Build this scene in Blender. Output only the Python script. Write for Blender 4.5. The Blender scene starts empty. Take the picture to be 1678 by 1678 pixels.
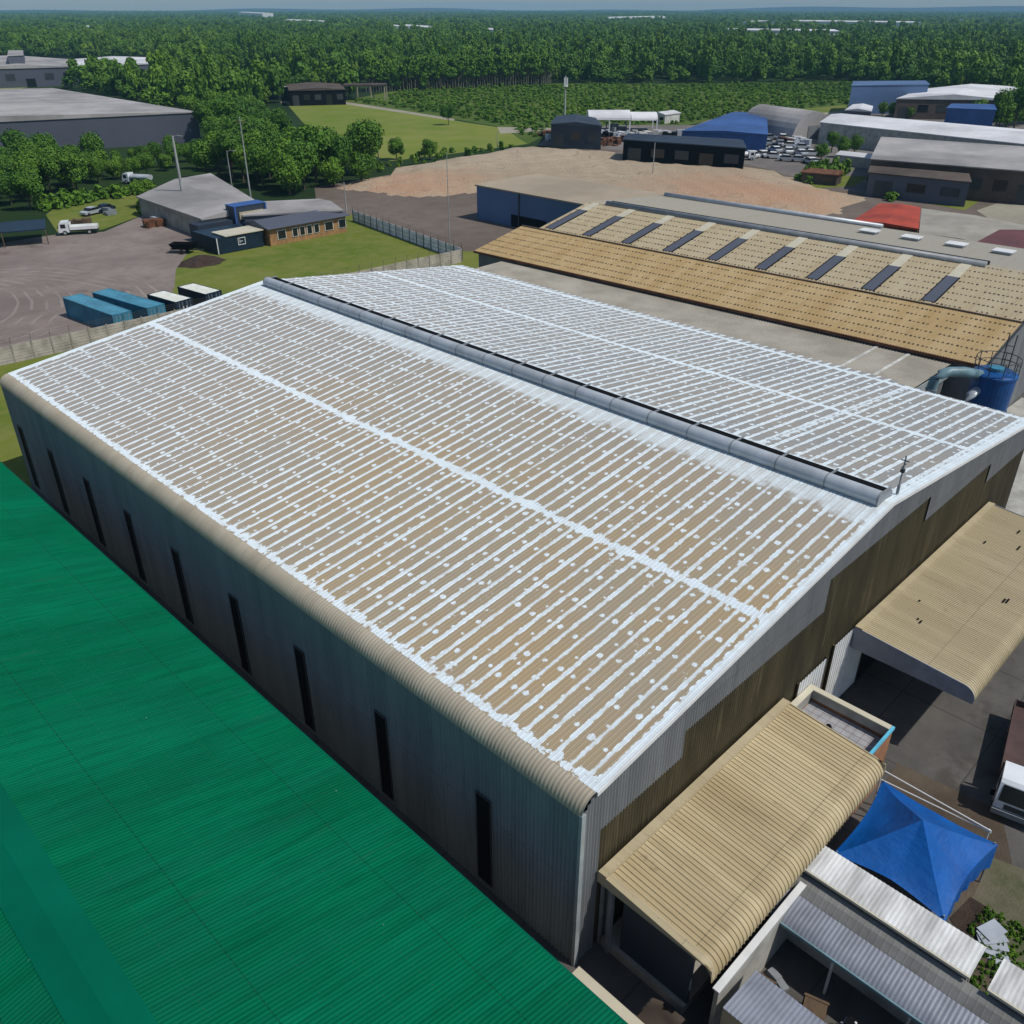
import bpy, math, random
from mathutils import Vector, Matrix
random.seed(7)
R = math.radians
sc = bpy.context.scene
# ------------------------------------------------------------------ camera
H = 36.0; FPX = 1440.0; HOR = 12.0
TH = math.atan((839-HOR)/FPX)
A1 = math.atan2(-830-839, math.hypot(FPX, 839-HOR))
FB = math.pi/2 + A1
cam = bpy.data.cameras.new('camera'); camo = bpy.data.objects.new('camera', cam)
sc.collection.objects.link(camo); sc.camera = camo
cam.sensor_width = 36; cam.lens = 36*FPX/1678; cam.clip_end = 60000; cam.clip_start = .5
camo.location = (0, 0, H); camo.rotation_euler = (math.pi/2-TH, 0, FB-math.pi/2)
FW = (math.cos(FB), math.sin(FB)); RT = (math.sin(FB), -math.cos(FB))
def G(x, y, z=0.0):
    "where a sight line meets the level z (used to survey the far background)"
    a = x-839; b = 839-y
    f = FPX*math.cos(TH)+b*math.sin(TH); d = -(FPX*math.sin(TH)-b*math.cos(TH))
    t = (z-H)/d
    return ((FW[0]*f+RT[0]*a)*t, (FW[1]*f+RT[1]*a)*t)
# ------------------------------------------------------------------ light
SEL = R(56); SAZ = math.atan2(-.93, .36)
sd = Vector((math.cos(SAZ)*math.cos(SEL), math.sin(SAZ)*math.cos(SEL), math.sin(SEL)))
w = bpy.data.worlds.new('World'); sc.world = w; w.use_nodes = True
nt = w.node_tree; bg = nt.nodes['Background']
sky = nt.nodes.new('ShaderNodeTexSky'); sky.sky_type = 'NISHITA'; sky.sun_disc = False
sky.sun_elevation = SEL; sky.sun_rotation = math.atan2(sd.x, sd.y); sky.air_density = 1.2; sky.dust_density = .6; sky.ozone_density = 2.5
nt.links.new(sky.outputs[0], bg.inputs[0]); bg.inputs[1].default_value = .085
sl = bpy.data.lights.new('sun', 'SUN'); sl.energy = 3.4; sl.angle = R(.6); sl.color = (1, .95, .87)
so = bpy.data.objects.new('sun', sl); sc.collection.objects.link(so)
so.rotation_euler = sd.to_track_quat('Z', 'Y').to_euler(); so.location = (0, 0, 200)
sc.view_settings.view_transform = 'Standard'; sc.view_settings.look = 'None'
sc.view_settings.exposure = 0; sc.view_settings.gamma = 1
sc.cycles.max_bounces = 5; sc.cycles.volume_bounces = 0; sc.cycles.transparent_max_bounces = 8

# ------------------------------------------------------------------ node helpers
class S:
    def __init__(s, t, o): s.t = t; s.o = o
    def _m(s, op, *a, clamp=False):
        n = s.t.nodes.new('ShaderNodeMath'); n.operation = op; n.use_clamp = clamp
        for i, v in enumerate((s,)+a):
            if isinstance(v, S): s.t.links.new(v.o, n.inputs[i])
            else: n.inputs[i].default_value = v
        return S(s.t, n.outputs[0])
    def __add__(s, b): return s._m('ADD', b)
    def __sub__(s, b): return s._m('SUBTRACT', b)
    def __mul__(s, b): return s._m('MULTIPLY', b)
    def __truediv__(s, b): return s._m('DIVIDE', b)
    def lt(s, b): return s._m('LESS_THAN', b)
    def gt(s, b): return s._m('GREATER_THAN', b)
    def mx(s, b): return s._m('MAXIMUM', b)
    def abs(s): return s._m('ABSOLUTE')
    def fract(s): return s._m('FRACT')
    def floor(s): return s._m('FLOOR')
    def smooth(s, a, b):
        n = s.t.nodes.new('ShaderNodeMapRange'); n.interpolation_type = 'SMOOTHSTEP'
        s.t.links.new(s.o, n.inputs[0]); n.inputs[1].default_value = a; n.inputs[2].default_value = b
        return S(s.t, n.outputs[0])
class Mt:
    def __init__(s, name, obj=False):
        s.m = bpy.data.materials.new(name); s.m.use_nodes = True; s.t = s.m.node_tree
        s.b = s.t.nodes['Principled BSDF']
        if obj: n = s.t.nodes.new('ShaderNodeTexCoord'); s.P = n.outputs['Object']
        else: n = s.t.nodes.new('ShaderNodeNewGeometry'); s.P = n.outputs['Position']
        x = s.t.nodes.new('ShaderNodeSeparateXYZ'); s.t.links.new(s.P, x.inputs[0])
        s.x, s.y, s.z = (S(s.t, o) for o in x.outputs)
    def vec(s, x, y, z):
        n = s.t.nodes.new('ShaderNodeCombineXYZ')
        for i, v in enumerate((x, y, z)):
            if isinstance(v, S): s.t.links.new(v.o, n.inputs[i])
            else: n.inputs[i].default_value = v
        return n.outputs[0]
    def noise(s, sc_, det=3, rough=.55, v=None, stretch=None):
        n = s.t.nodes.new('ShaderNodeTexNoise'); n.inputs['Scale'].default_value = sc_
        n.inputs['Detail'].default_value = det; n.inputs['Roughness'].default_value = rough
        if stretch: v = s.vec(s.x*stretch[0], s.y*stretch[1], s.z*stretch[2])
        s.t.links.new(v or s.P, n.inputs['Vector']); return S(s.t, n.outputs[0])
    def wn(s, v):
        n = s.t.nodes.new('ShaderNodeTexWhiteNoise'); s.t.links.new(v, n.inputs['Vector']); return S(s.t, n.outputs[0])
    def rnd(s):
        n = s.t.nodes.new('ShaderNodeObjectInfo'); return S(s.t, n.outputs['Random'])
    def mix(s, f, a, b):
        n = s.t.nodes.new('ShaderNodeMix'); n.data_type = 'RGBA'
        if isinstance(f, S): s.t.links.new(f.o, n.inputs[0])
        else: n.inputs[0].default_value = f
        for i, v in ((6, a), (7, b)):
            if isinstance(v, tuple): n.inputs[i].default_value = (*v, 1)
            else: s.t.links.new(v, n.inputs[i])
        return n.outputs[2]
    def out(s, col, rough=.6, metal=0, bump=None, bd=.02, spec=.5):
        if isinstance(col, tuple): s.b.inputs['Base Color'].default_value = (*col, 1)
        else: s.t.links.new(col, s.b.inputs['Base Color'])
        if isinstance(rough, S): s.t.links.new(rough.o, s.b.inputs['Roughness'])
        else: s.b.inputs['Roughness'].default_value = rough
        s.b.inputs['Metallic'].default_value = metal; s.b.inputs['Specular IOR Level'].default_value = spec
        if bump:
            n = s.t.nodes.new('ShaderNodeBump'); n.inputs['Distance'].default_value = bd; n.inputs['Strength'].default_value = 1
            s.t.links.new(bump.o, n.inputs['Height']); s.t.links.new(n.outputs[0], s.b.inputs['Normal'])
        return s.m
def sc3(c, k): return tuple(min(1, v*k) for v in c)
def simple(name, col, rough=.6, var=.25, scale=.4, metal=0, col2=None, bump=0, obj=False, stretch=None, spec=.4):
    m = Mt(name, obj)
    n = m.noise(scale, 5, .6, stretch=stretch).smooth(.3, .7)
    n2 = m.noise(scale*9, 3, .6, stretch=stretch)
    c = m.mix(n, sc3(col, 1-var), col2 or sc3(col, 1+var*.6))
    c = m.mix(n2*.35, c, sc3(col, 1-var*1.8))
    return m.out(c, rough, metal, n2 if bump else None, bump, spec)
M = {}
def mk(k, *a, **kw): M[k] = simple(k, *a, **kw)

# ------------------------------------------------------------------ mesh helpers
class MB:
    def __init__(s): s.v = []; s.f = []
    def face(s, pts):
        k = len(s.v); s.v += [tuple(p) for p in pts]; s.f.append(tuple(range(k, k+len(pts)))); return s
    def box(s, x0, x1, y0, y1, z0, z1, rot=0, c=None):
        k = len(s.v)
        P = [(x, y, z) for z in (z0, z1) for x, y in ((x0, y0), (x1, y0), (x1, y1), (x0, y1))]
        if rot:
            cx, cy = c or ((x0+x1)/2, (y0+y1)/2); a, b = math.cos(rot), math.sin(rot)
            P = [(cx+(x-cx)*a-(y-cy)*b, cy+(x-cx)*b+(y-cy)*a, z) for x, y, z in P]
        s.v += P; s.f += [tuple(k+i for i in q) for q in ((3, 2, 1, 0), (4, 5, 6, 7), (0, 1, 5, 4), (1, 2, 6, 5), (2, 3, 7, 6), (3, 0, 4, 7))]
        return s
    def prism(s, poly, z0, z1, cap=True):
        k = len(s.v); n = len(poly)
        top = z1 if callable(z1) else (lambda x, y: z1)
        s.v += [(x, y, z0) for x, y in poly]+[(x, y, top(x, y)) for x, y in poly]
        s.f += [(k+i, k+(i+1) % n, k+n+(i+1) % n, k+n+i) for i in range(n)]
        if cap: s.f += [tuple(k+n+i for i in range(n)), tuple(k+i for i in reversed(range(n)))]
        return s
    def extr(s, prof, axis, a0, a1):
        "profile of (u, z) pairs pushed along x or y"
        k = len(s.v); n = len(prof)
        for a in (a0, a1): s.v += [((a, u, z) if axis == 'x' else (u, a, z)) for u, z in prof]
        s.f += [(k+i, k+(i+1) % n, k+n+(i+1) % n, k+n+i) for i in range(n)]
        s.f += [tuple(k+i for i in reversed(range(n))), tuple(k+n+i for i in range(n))]
        return s
    def tube(s, pts, r, n=10, r2=None):
        pts = [Vector(p) for p in pts]; k = len(s.v); m = len(pts)
        for i, p in enumerate(pts):
            d = (pts[min(i+1, m-1)]-pts[max(i-1, 0)]).normalized()
            u = d.cross(Vector((0, 0, 1)) if abs(d.z) < .9 else Vector((1, 0, 0))).normalized(); v = d.cross(u)
            rr = r if r2 is None else r+(r2-r)*i/(m-1)
            s.v += [tuple(p+(u*math.cos(2*math.pi*j/n)+v*math.sin(2*math.pi*j/n))*rr) for j in range(n)]
        for i in range(m-1):
            for j in range(n): s.f.append((k+i*n+j, k+i*n+(j+1) % n, k+(i+1)*n+(j+1) % n, k+(i+1)*n+j))
        s.f += [tuple(k+j for j in reversed(range(n))), tuple(k+(m-1)*n+j for j in range(n))]
        return s
    def lathe(s, x, y, prof, n=24):
        k = len(s.v); m = len(prof)
        for r, z in prof: s.v += [(x+r*math.cos(2*math.pi*j/n), y+r*math.sin(2*math.pi*j/n), z) for j in range(n)]
        for i in range(m-1):
            for j in range(n): s.f.append((k+i*n+j, k+i*n+(j+1) % n, k+(i+1)*n+(j+1) % n, k+(i+1)*n+j))
        s.f += [tuple(k+j for j in reversed(range(n))), tuple(k+(m-1)*n+j for j in range(n))]
        return s
    def wheel(s, x, y, z, r, wd, axis='y', n=20):
        k = len(s.v)
        for o in (-wd/2, wd/2):
            for j in range(n):
                a = 2*math.pi*j/n; c, d = r*math.cos(a), r*math.sin(a)
                s.v.append((x+c, y+o, z+d) if axis == 'y' else (x+o, y+c, z+d))
        for j in range(n): s.f.append((k+j, k+(j+1) % n, k+n+(j+1) % n, k+n+j))
        s.f += [tuple(k+j for j in reversed(range(n))), tuple(k+n+j for j in range(n))]
        return s
    def corr(s, axis, a0, a1, poly, pitch=.2, amp=.022, kind='sine', thick=0):
        """corrugated sheet: ribs spaced along `axis`, running through the polyline
        poly = [(u, z), ...]; each entry may be callable of a"""
        wave = [(j/6, math.cos(2*math.pi*j/6)) for j in range(6)] if kind == 'sine' else [(0, 1), (.14, 1), (.22, -1), (.92, -1)]
        ts = []
        n = int(round((a1-a0)/pitch)); pitch = (a1-a0)/n
        for i in range(n):
            for f, h in wave: ts.append((a0+(i+f)*pitch, h*amp))
        ts.append((a1, wave[0][1]*amp))
        k = len(s.v); m = len(poly)
        for t, h in ts:
            pp = [(p(t) if callable(p) else p) for p in poly]
            for i, (u, z) in enumerate(pp):
                du = pp[min(i+1, m-1)][0]-pp[max(i-1, 0)][0]; dz = pp[min(i+1, m-1)][1]-pp[max(i-1, 0)][1]
                L = math.hypot(du, dz) or 1; nu, nz = -dz/L*h, du/L*h
                s.v.append((t, u+nu, z+nz) if axis == 'x' else (u+nu, t, z+nz))
        for a in range(len(ts)-1):
            for i in range(m-1): s.f.append((k+a*m+i, k+a*m+i+1, k+(a+1)*m+i+1, k+(a+1)*m+i))
        return s
    def build(s, name, mat, parent=None, world=True, smooth=False):
        me = bpy.data.meshes.new(name)
        v = s.v
        if parent is not None and world:
            o0 = Vector((0, 0, 0)); p = parent
            while p is not None: o0 += p.location; p = p.parent
            v = [(a-o0.x, b-o0.y, c-o0.z) for a, b, c in v]
        me.from_pydata(v, [], s.f)
        me.materials.append(M[mat] if isinstance(mat, str) else mat)
        if smooth: me.polygons.foreach_set('use_smooth', [True]*len(me.polygons))
        me.update()
        o = bpy.data.objects.new(name, me); sc.collection.objects.link(o); o.parent = parent
        return o
def tag(o, label=None, cat=None, group=None, kind=None):
    for k, v in (('label', label), ('category', cat), ('group', group), ('kind', kind)):
        if v: o[k] = v
    return o
def thing(name, label, cat, loc=(0, 0, 0), rz=0, group=None):
    o = bpy.data.objects.new(name, None); sc.collection.objects.link(o)
    o.location = loc; o.rotation_euler.z = rz; o.empty_display_size = .5
    return tag(o, label, cat, group)
def kids(o): return [c for c in sc.objects if c.parent is o]
def copy_tree(o, loc=None, rz=None, scale=None, label=None, group=None, _p=None, _k=None):
    if _k is None:
        _k = {}
        for c in bpy.data.objects:
            if c.parent: _k.setdefault(c.parent.name, []).append(c)
    c = o.copy(); sc.collection.objects.link(c)
    if _p: c.parent = _p
    if loc is not None: c.location = loc
    if rz is not None: c.rotation_euler.z = rz
    if scale is not None: c.scale = scale
    if label: c['label'] = label
    if group: c['group'] = group
    for ch in _k.get(o.name, []): copy_tree(ch, _p=c, _k=_k)
    return c

# ------------------------------------------------------------------ materials
mk('steel_dark', (.045, .05, .055), .5); mk('steel_grey', (.23, .25, .27), .45, .2, .8)
mk('galv', (.46, .50, .54), .4, .2, .6, metal=.15); mk('black', (.006, .0065, .0075), .9, .2, spec=.1)
mk('white_metal', (.72, .73, .72), .45, .12, .7); mk('white_roof', (.60, .60, .58), .6, .3, .9, stretch=(.35, 1.6, 1), col2=(.82, .83, .82)); mk('white_dirty', (.62, .61, .57), .7, .35, .9)
mk('tan_sheet', (.42, .34, .20), .55, .2, .5, stretch=(2.2, .4, 1), col2=(.47, .39, .25))
mk('tan_roll', (.40, .35, .27), .55, .25, 1.2, stretch=(1, .5, 1))
mk('tan_sheet_x', (.40, .32, .18), .55, .3, .22, stretch=(2.2, .2, 1), col2=(.55, .46, .30))
mk('tan_pale', (.34, .31, .25), .6, .2, .25, col2=(.40, .37, .31)); mk('tan_far', (.40, .33, .24), .8, .25, .05)
mk('clad_grey', (.17, .18, .19), .45, .15, .5, stretch=(2, 2, .3)); mk('clad_teal', (.15, .20, .215), .5, .25, .3, stretch=(1, 2.5, .25), spec=.3)
mk('trim_pale', (.33, .37, .38), .45, .2, .8); mk('glass_dark', (.012, .014, .016), .15, .1, spec=.6)
mk('brick', (.34, .16, .08), .8, .35, 1.2); mk('brick_tan', (.38, .21, .09), .8, .3, 1.5); mk('concrete', (.33, .31, .27), .85, .3, .5, bump=.01)
mk('plaster', (.42, .41, .37), .8, .3, .6); mk('cream', (.44, .39, .28), .75, .2, .3); mk('aqua_trim', (.12, .48, .66), .5, .2, 1)
mk('tent_blue', (.0, .075, .30), .5, .12, .5, col2=(.001, .095, .36)); mk('silo_blue', (.006, .07, .24), .4, .25, .5)
mk('blue_wall', (.085, .15, .29), .6, .15, .08); mk('blue_roof', (.035, .10, .30), .55, .3, .08)
mk('navy', (.012, .03, .055), .45, .3, .6); mk('navy_far', (.03, .045, .07), .6, .3, .1)
mk('container_blue', (.05, .23, .34), .5, .3, .6, obj=True); mk('duct', (.16, .27, .31), .45, .3, .7)
mk('slate', (.085, .095, .125), .6, .12, .06); mk('roof_grey_far', (.38, .36, .35), .7, .4, .05); mk('roof_white_far', (.68, .68, .70), .7, .3, .05)
mk('red_roof', (.42, .055, .02), .6, .35, .25); mk('maroon', (.14, .045, .045), .6, .3, .2); mk('brown_far', (.10, .075, .06), .8, .4, .15)
mk('awning_grey', (.23, .25, .30), .5, .25, .7); mk('timber', (.13, .085, .05), .8, .4, 1); mk('rubber', (.015, .015, .015), .8, .2)
mk('truck_bed', (.085, .05, .045), .7, .3, 1); mk('truck_white', (.72, .75, .78), .3, .08, .8); mk('soil', (.055, .035, .025), .95, .4, 1.5, bump=.1)
mk('palisade', (.45, .41, .36), .85, .35, .6); mk('mesh_fence', (.66, .68, .74), .6, .3, .5); mk('pole', (.36, .37, .37), .6, .2)
mk('rust', (.16, .07, .035), .85, .4, 1); mk('tile', (.36, .36, .38), .6, .2, 1.5); mk('skin_grey', (.4, .4, .4)); mk('cream_lite', (.56, .52, .40), .5, .1)
mk('conc_wall', (.20, .20, .19), .7, .3, .5); mk('headlight', (.6, .65, .7), .2, .1); mk('orange', (.5, .12, .02), .6, .2)
mk('bark', (.10, .075, .05), .9, .3, 2, obj=True); mk('bark_pale', (.17, .17, .12), .9, .3, 2, obj=True)

def roof_paint(name, left=True):
    m = Mt(name); x, y = m.x, m.y
    warp = (m.noise(2.2, 3, .6)-.5); warp2 = (m.noise(.9, 2, .5)-.5); rag = (m.noise(7, 3, .75)-.5)
    pit = .868
    fy = (y-15.2)/pit
    st = ((fy+.5).fract()-.5).abs()*pit
    wn = m.wn(m.vec(fy._m('ROUND'), 0, 3))
    brk = m.noise(.35, 3, .6, v=m.vec(x, fy._m('ROUND')*7.3, 0))
    ragw = rag*.07
    wid = ragw+wn*.045+(.080 if left else .095)+warp*.16+warp2*.05+brk.smooth(.55, .8)*(.05 if left else .02)
    stripe = (wid-st).smooth(-.012, .012)
    thin = 1
    # bolt dabs: one per bay on each purlin
    px = 1.95
    wn2 = m.wn(m.vec((y/.2).floor(), 0, 9))
    def dabs(ox, rad, seed, keep, oy=0.0):
        gx = (x-ox)/px; ix = gx._m('ROUND'); iy = (fy+oy).floor()
        r1 = m.wn(m.vec(ix, iy, seed)); r2 = m.wn(m.vec(ix, iy, seed+1)); r3 = m.wn(m.vec(ix, iy, seed+2))
        dx = (gx-ix)*px+(r1-.5)*.34; dy = ((fy+oy).fract()-.5)*pit+(r2-.5)*.30
        d = (dx*dx+dy*dy)._m('SQRT')+warp*.16+rag*.24
        return ((r3*.09+rad-.01)-d).smooth(-.015, .015)*r3.lt(keep)
    d1 = dabs(21.05, .105, 5, .84); d2 = dabs(22.0, .07, 15, .32, .3)
    bl = (m.noise(1.15, 5, .65)-.665).smooth(0, .02)
    tot = stripe.mx(d1).mx(d2).mx(bl)
    def band(c, hw, amt=.6): return ((x-c).abs()*-1+hw+warp*amt+rag*.5+wn2*.16).smooth(-.02, .02)
    if left:
        tot = tot.mx(band(19.35, .13, .9)).mx(band(31.5, .2, .7))
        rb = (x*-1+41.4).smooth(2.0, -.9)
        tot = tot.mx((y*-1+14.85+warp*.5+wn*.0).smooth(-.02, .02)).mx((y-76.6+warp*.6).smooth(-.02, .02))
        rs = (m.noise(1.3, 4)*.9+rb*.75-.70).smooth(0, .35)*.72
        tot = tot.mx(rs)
    else:
        tot = tot.mx(band(67.9, .22, .4)).mx(band(56.8, .20, .45))
        tot = tot.mx((y*-1+15.05+warp*.4).smooth(-.02, .02)).mx((x*-1+45.6+warp*1.2).smooth(-.2, .3))
        # a patched double lap, and the thin cross laps of the far half
        tot = tot.mx(((y-23.6).abs()*-1+.14+warp*.9).smooth(-.02, .02)*.85)
        tot = tot.mx(((((x-1.2)/1.95).fract()-.5).abs()*-1+.07+warp*.25).smooth(-.02, .05)*(y.smooth(34, 60)))
    big = m.noise(.13, 4, .6).smooth(.35, .65); fine = m.noise(1.4, 4, .6, stretch=(.25, 1.6, 1))
    if left: base = m.mix(big, (.40, .305, .175), (.35, .30, .215))
    else: base = m.mix(big, (.27, .28, .285), (.32, .31, .285))
    base = m.mix(y.smooth(28, 72)*(.8 if left else 1), base, (.30, .30, .30))  # sky sheen at grazing view painted in: sheet greys with distance
    if left: base = m.mix(x.smooth(31, 43)*.6, base, (.31, .30, .28))  # grey sheen towards the ridge, painted into the base colour
    base = m.mix(fine*.4, base, (.24, .18, .12))
    paint = m.mix(m.noise(.8, 3), (.60, .70, .76), (.72, .79, .82))
    thin = m.noise(1.1, 5, .7).smooth(.30, .62)*.22+.78
    return m.out(m.mix(tot*thin, base, paint), tot*-.1+.55, spec=.4)
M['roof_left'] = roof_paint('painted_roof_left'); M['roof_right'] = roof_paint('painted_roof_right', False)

def brown_roof():
    m = Mt('brown_roof_dots', True); x, y = m.x, m.y
    r = (x-.7)/1.42; c = y/.42
    r1 = m.wn(m.vec(r._m('ROUND'), c._m('ROUND'), 1))
    dx = (r-r._m('ROUND'))*1.42; dy = (c-c._m('ROUND'))*.42+(r1-.5)*.08
    d = ((dx*dx)*.6+dy*dy)._m('SQRT')
    dot = (r1*.05+.115-d).smooth(0, .05)*r1.gt(.08)*m.noise(.2, 2).smooth(.22, .34)
    n = m.noise(.3, 4, .6, stretch=(.35, 2.0, 1)).smooth(.3, .7)
    low = m.mix(n, (.36, .25, .105), (.43, .32, .165)); up = m.mix(n, (.38, .31, .19), (.42, .36, .24))
    c = m.mix(x.smooth(8.8, 9.2), low, up)
    c = m.mix(x.smooth(18, 22), c, (.30, .28, .235))
    streak = m.noise(.9, 3, .6, stretch=(.15, 3, 1)).smooth(.55, .75)
    c = m.mix(streak*.3, c, (.2, .14, .07))
    return m.out(m.mix(dot*.95*x.smooth(22, 18), c, (.035, .02, .01)), .6)
M['brown_roof'] = brown_roof()
def tent_mat():
    m = Mt('tent_fabric'); n = m.noise(.7, 3, .6).smooth(.3, .7); w_ = m.noise(1.6, 4, .6, stretch=(1, 1, 3)); g = m.noise(3, 4, .7).smooth(.6, .8)
    c = m.mix(n, (.0, .068, .28), (.0, .092, .36)); c = m.mix(g*.3, c, (.05, .12, .25))
    return m.out(c, .55, bump=w_, bd=.05, spec=.3)
M['tent_blue'] = tent_mat()
def green_roof():
    m = Mt('green_sheet'); x, y = m.x, m.y
    n = m.noise(.18, 4, .6, stretch=(.4, 1.5, 1)).smooth(.3, .7); f = m.noise(1.2, 4, .65, stretch=(.1, 3, 1))
    c = m.mix(n, (.0, .105, .045), (.0, .15, .068)); c = m.mix(f.smooth(.4, .75)*.6, c, (.0, .065, .03))
    # every sheet weathered a little differently, side laps, screw rows
    sh = m.wn(m.vec((y/.85).floor(), (x/6.2).floor(), 2)); c = m.mix(sh*.28, c, (.004, .10, .06))
    lap = ((x/6.2).fract()-.5).abs().gt(.4965).mx(((y/.85).fract()-.5).abs().gt(.487)*.5)
    c = m.mix(lap*.55, c, (.0, .035, .018))
    gx = (x/1.55); gy = (y/.34); d = (((gx-gx._m('ROUND'))*1.55)*((gx-gx._m('ROUND'))*1.55)+((gy-gy._m('ROUND'))*.34)*((gy-gy._m('ROUND'))*.34))._m('SQRT')
    c = m.mix((d*-1+.035).smooth(0, .015)*.5, c, (.05, .16, .11))
    sp = (m.noise(5, 1)-.85).smooth(0, .02); c = m.mix(sp, c, (.3, .4, .35))
    st = m.noise(.5, 4, .7, stretch=(.2, 2, 1)).smooth(.62, .8); c = m.mix(st*.35, c, (.03, .10, .07))
    return m.out(c, m.noise(.4, 3)*.3+.5, spec=.03)
M['green_roof'] = green_roof(); mk('green_cap', (0, .115, .065), .5, .15, .3, spec=.05)
def olive():
    m = Mt('olive_sheet')
    n = m.noise(.35, 4, .6, stretch=(2.2, 1, .5)).smooth(.3, .7); s = m.noise(1.6, 3, .6, stretch=(3, 1, .15)).smooth(.56, .72)
    c = m.mix(n, (.030, .024, .010), (.060, .048, .022)); c = m.mix(s*.6, c, (.12, .10, .05))
    return m.out(c, .6)
M['olive'] = olive()
def sheet_mat(name, c1, c2, dirt, run, across, lapr, rust=.35, rough=.55):
    m = Mt(name); P = dict(x=m.x, y=m.y, z=m.z); r_, a_ = P[run], P[across]
    st = {'x': (.2, 2.2, 1), 'y': (2.2, .2, 1), 'z': (2.2, 2.2, .2)}[run]
    n = m.noise(.28, 4, .6, stretch=st).smooth(.3, .7); f = m.noise(1.5, 4, .7, stretch=st)
    c = m.mix(n, c1, c2); sh = m.wn(m.vec((a_/.76).floor(), (r_/lapr).floor(), 4)); c = m.mix(sh*.30, c, sc3(c1, .72))
    c = m.mix(f.smooth(.5, .8)*.5, c, dirt)
    lap = (((a_/.76).fract()-.5).abs().gt(.484)*.5).mx(((r_/lapr).fract()-.5).abs().gt(.5-.02/lapr)*.8); c = m.mix(lap*.5, c, sc3(dirt, .5))
    gr = r_/(lapr/4); ga = a_/.27; dr = (gr-gr._m('ROUND'))*(lapr/4); da = (ga-ga._m('ROUND'))*.27
    c = m.mix(((dr*dr+da*da)._m('SQRT')*-1+.03).smooth(0, .015)*.6, c, sc3(dirt, .45))
    bl = (m.noise(.9, 5, .7)-.66).smooth(0, .05); c = m.mix(bl*rust, c, sc3(dirt, .7))
    return m.out(c, rough, spec=.3)
M['tan_sheet_x'] = sheet_mat('tan_canopy_sheet', (.37, .29, .16), (.54, .45, .28), (.20, .15, .08), 'y', 'x', 4.9)
M['tan_sheet'] = sheet_mat('tan_canopy_pale', (.41, .34, .21), (.47, .40, .26), (.24, .19, .12), 'y', 'x', 5.1)
M['clad_teal'] = sheet_mat('teal_cladding', (.165, .205, .22), (.215, .26, .275), (.08, .10, .11), 'z', 'y', 5.0)
M['clad_grey'] = sheet_mat('grey_cladding', (.15, .16, .17), (.20, .21, .22), (.09, .09, .09), 'z', 'x', 5.0)
M['tan_roll'] = sheet_mat('tan_roll_sheet', (.38, .33, .25), (.44, .39, .30), (.24, .20, .15), 'x', 'y', 7.0)
def ground(name, a, b, c, s1=.05, s2=.6, tracks=False, bump=.02):
    m = Mt(name)
    n1 = m.noise(s1, 5, .62).smooth(.32, .68); n2 = m.noise(s2, 5, .7).smooth(.35, .7); n3 = m.noise(s2*7, 3, .7)
    col = m.mix(n1, a, b); col = m.mix(n2*.5, col, c); col = m.mix(n3*.3, col, sc3(a, .6))
    return m, col, n3
for k, a in dict(forest_floor=((.012, .03, .008), (.025, .055, .012), (.02, .04, .01), .01, .1),
                 grass_lawn=((.09, .145, .012), (.17, .19, .035), (.24, .22, .08), .05, .35),
                 field_pale=((.13, .19, .02), (.23, .25, .05), (.26, .24, .09), .012, .09),
                 scrub_ground=((.05, .10, .014), (.09, .14, .02), (.12, .14, .035), .012, .06),
                 dirt_brown=((.13, .105, .085), (.19, .155, .13), (.10, .08, .07), .03, .25),
                 dirt_tan=((.33, .25, .17), (.42, .32, .225), (.27, .20, .14), .02, .12),
                 dirt_orange=((.40, .22, .12), (.46, .33, .24), (.30, .19, .12), .03, .2),
                 dirt_grey=((.15, .135, .125), (.25, .23, .215), (.12, .11, .10), .03, .25),
                 path_pale=((.30, .28, .22), (.38, .35, .28), (.22, .2, .15), .05, .4),
                 yard_earth=((.07, .052, .036), (.14, .11, .08), (.10, .085, .07), .2, 1.0),
                 weeds=((.07, .085, .035), (.15, .13, .09), (.18, .16, .12), .3, 1.5)).items():
    m, col, n3 = ground(k, *a); M[k] = m.out(col, .95, bump=n3, bd=.05, spec=.15)
def conc():
    m, col, n3 = ground('yard_concrete', (.052, .048, .043), (.095, .09, .083), (.15, .14, .125), .09, .35)
    jx = (((m.x-3)/6.1).fract()-.5).abs(); jy = (((m.y-1.2)/5.4).fract()-.5).abs()
    j = (jx*-1+.5-.006).lt(0).mx(0) if False else (jx.gt(.492)).mx(jy.gt(.492))
    col = m.mix(j*.6, col, (.02, .018, .016))
    st = m.noise(.22, 4, .7).smooth(.55, .68); col = m.mix(st*.6, col, (.035, .027, .02))
    return m.out(col, m.noise(.3, 3)*.4+.45, bump=n3, bd=.01)
M['yard_concrete'] = conc()
def yarddirt():
    m, col, n3 = ground('yard_dirt', (.19, .155, .14), (.29, .245, .22), (.15, .125, .11), .045, .3)
    x, y = m.x, m.y
    wv = (m.noise(.05, 2)-.5)*4
    tr = None
    for cx, cy, r0, r1 in ((28, 140, 9, 17), (34, 131, 14, 22)):
        d = (((x-cx)*(x-cx)+(y-cy)*(y-cy)*.55)._m('SQRT')+wv)
        ring = ((d/1.7).fract()-.5).abs().gt(.40)*d.gt(r0)*d.lt(r1)
        tr = ring if tr is None else tr.mx(ring)
    tr = tr*m.noise(.2, 3).smooth(.38, .55)
    pud = (m.noise(.11, 5, .7)-.60).smooth(0, .06); col = m.mix(pud*.45, col, (.085, .065, .055))
    col = m.mix(tr*.32, col, (.38, .34, .30))
    return m.out(col, .95, bump=n3, bd=.04, spec=.15)
M['yard_dirt'] = yarddirt()
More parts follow.
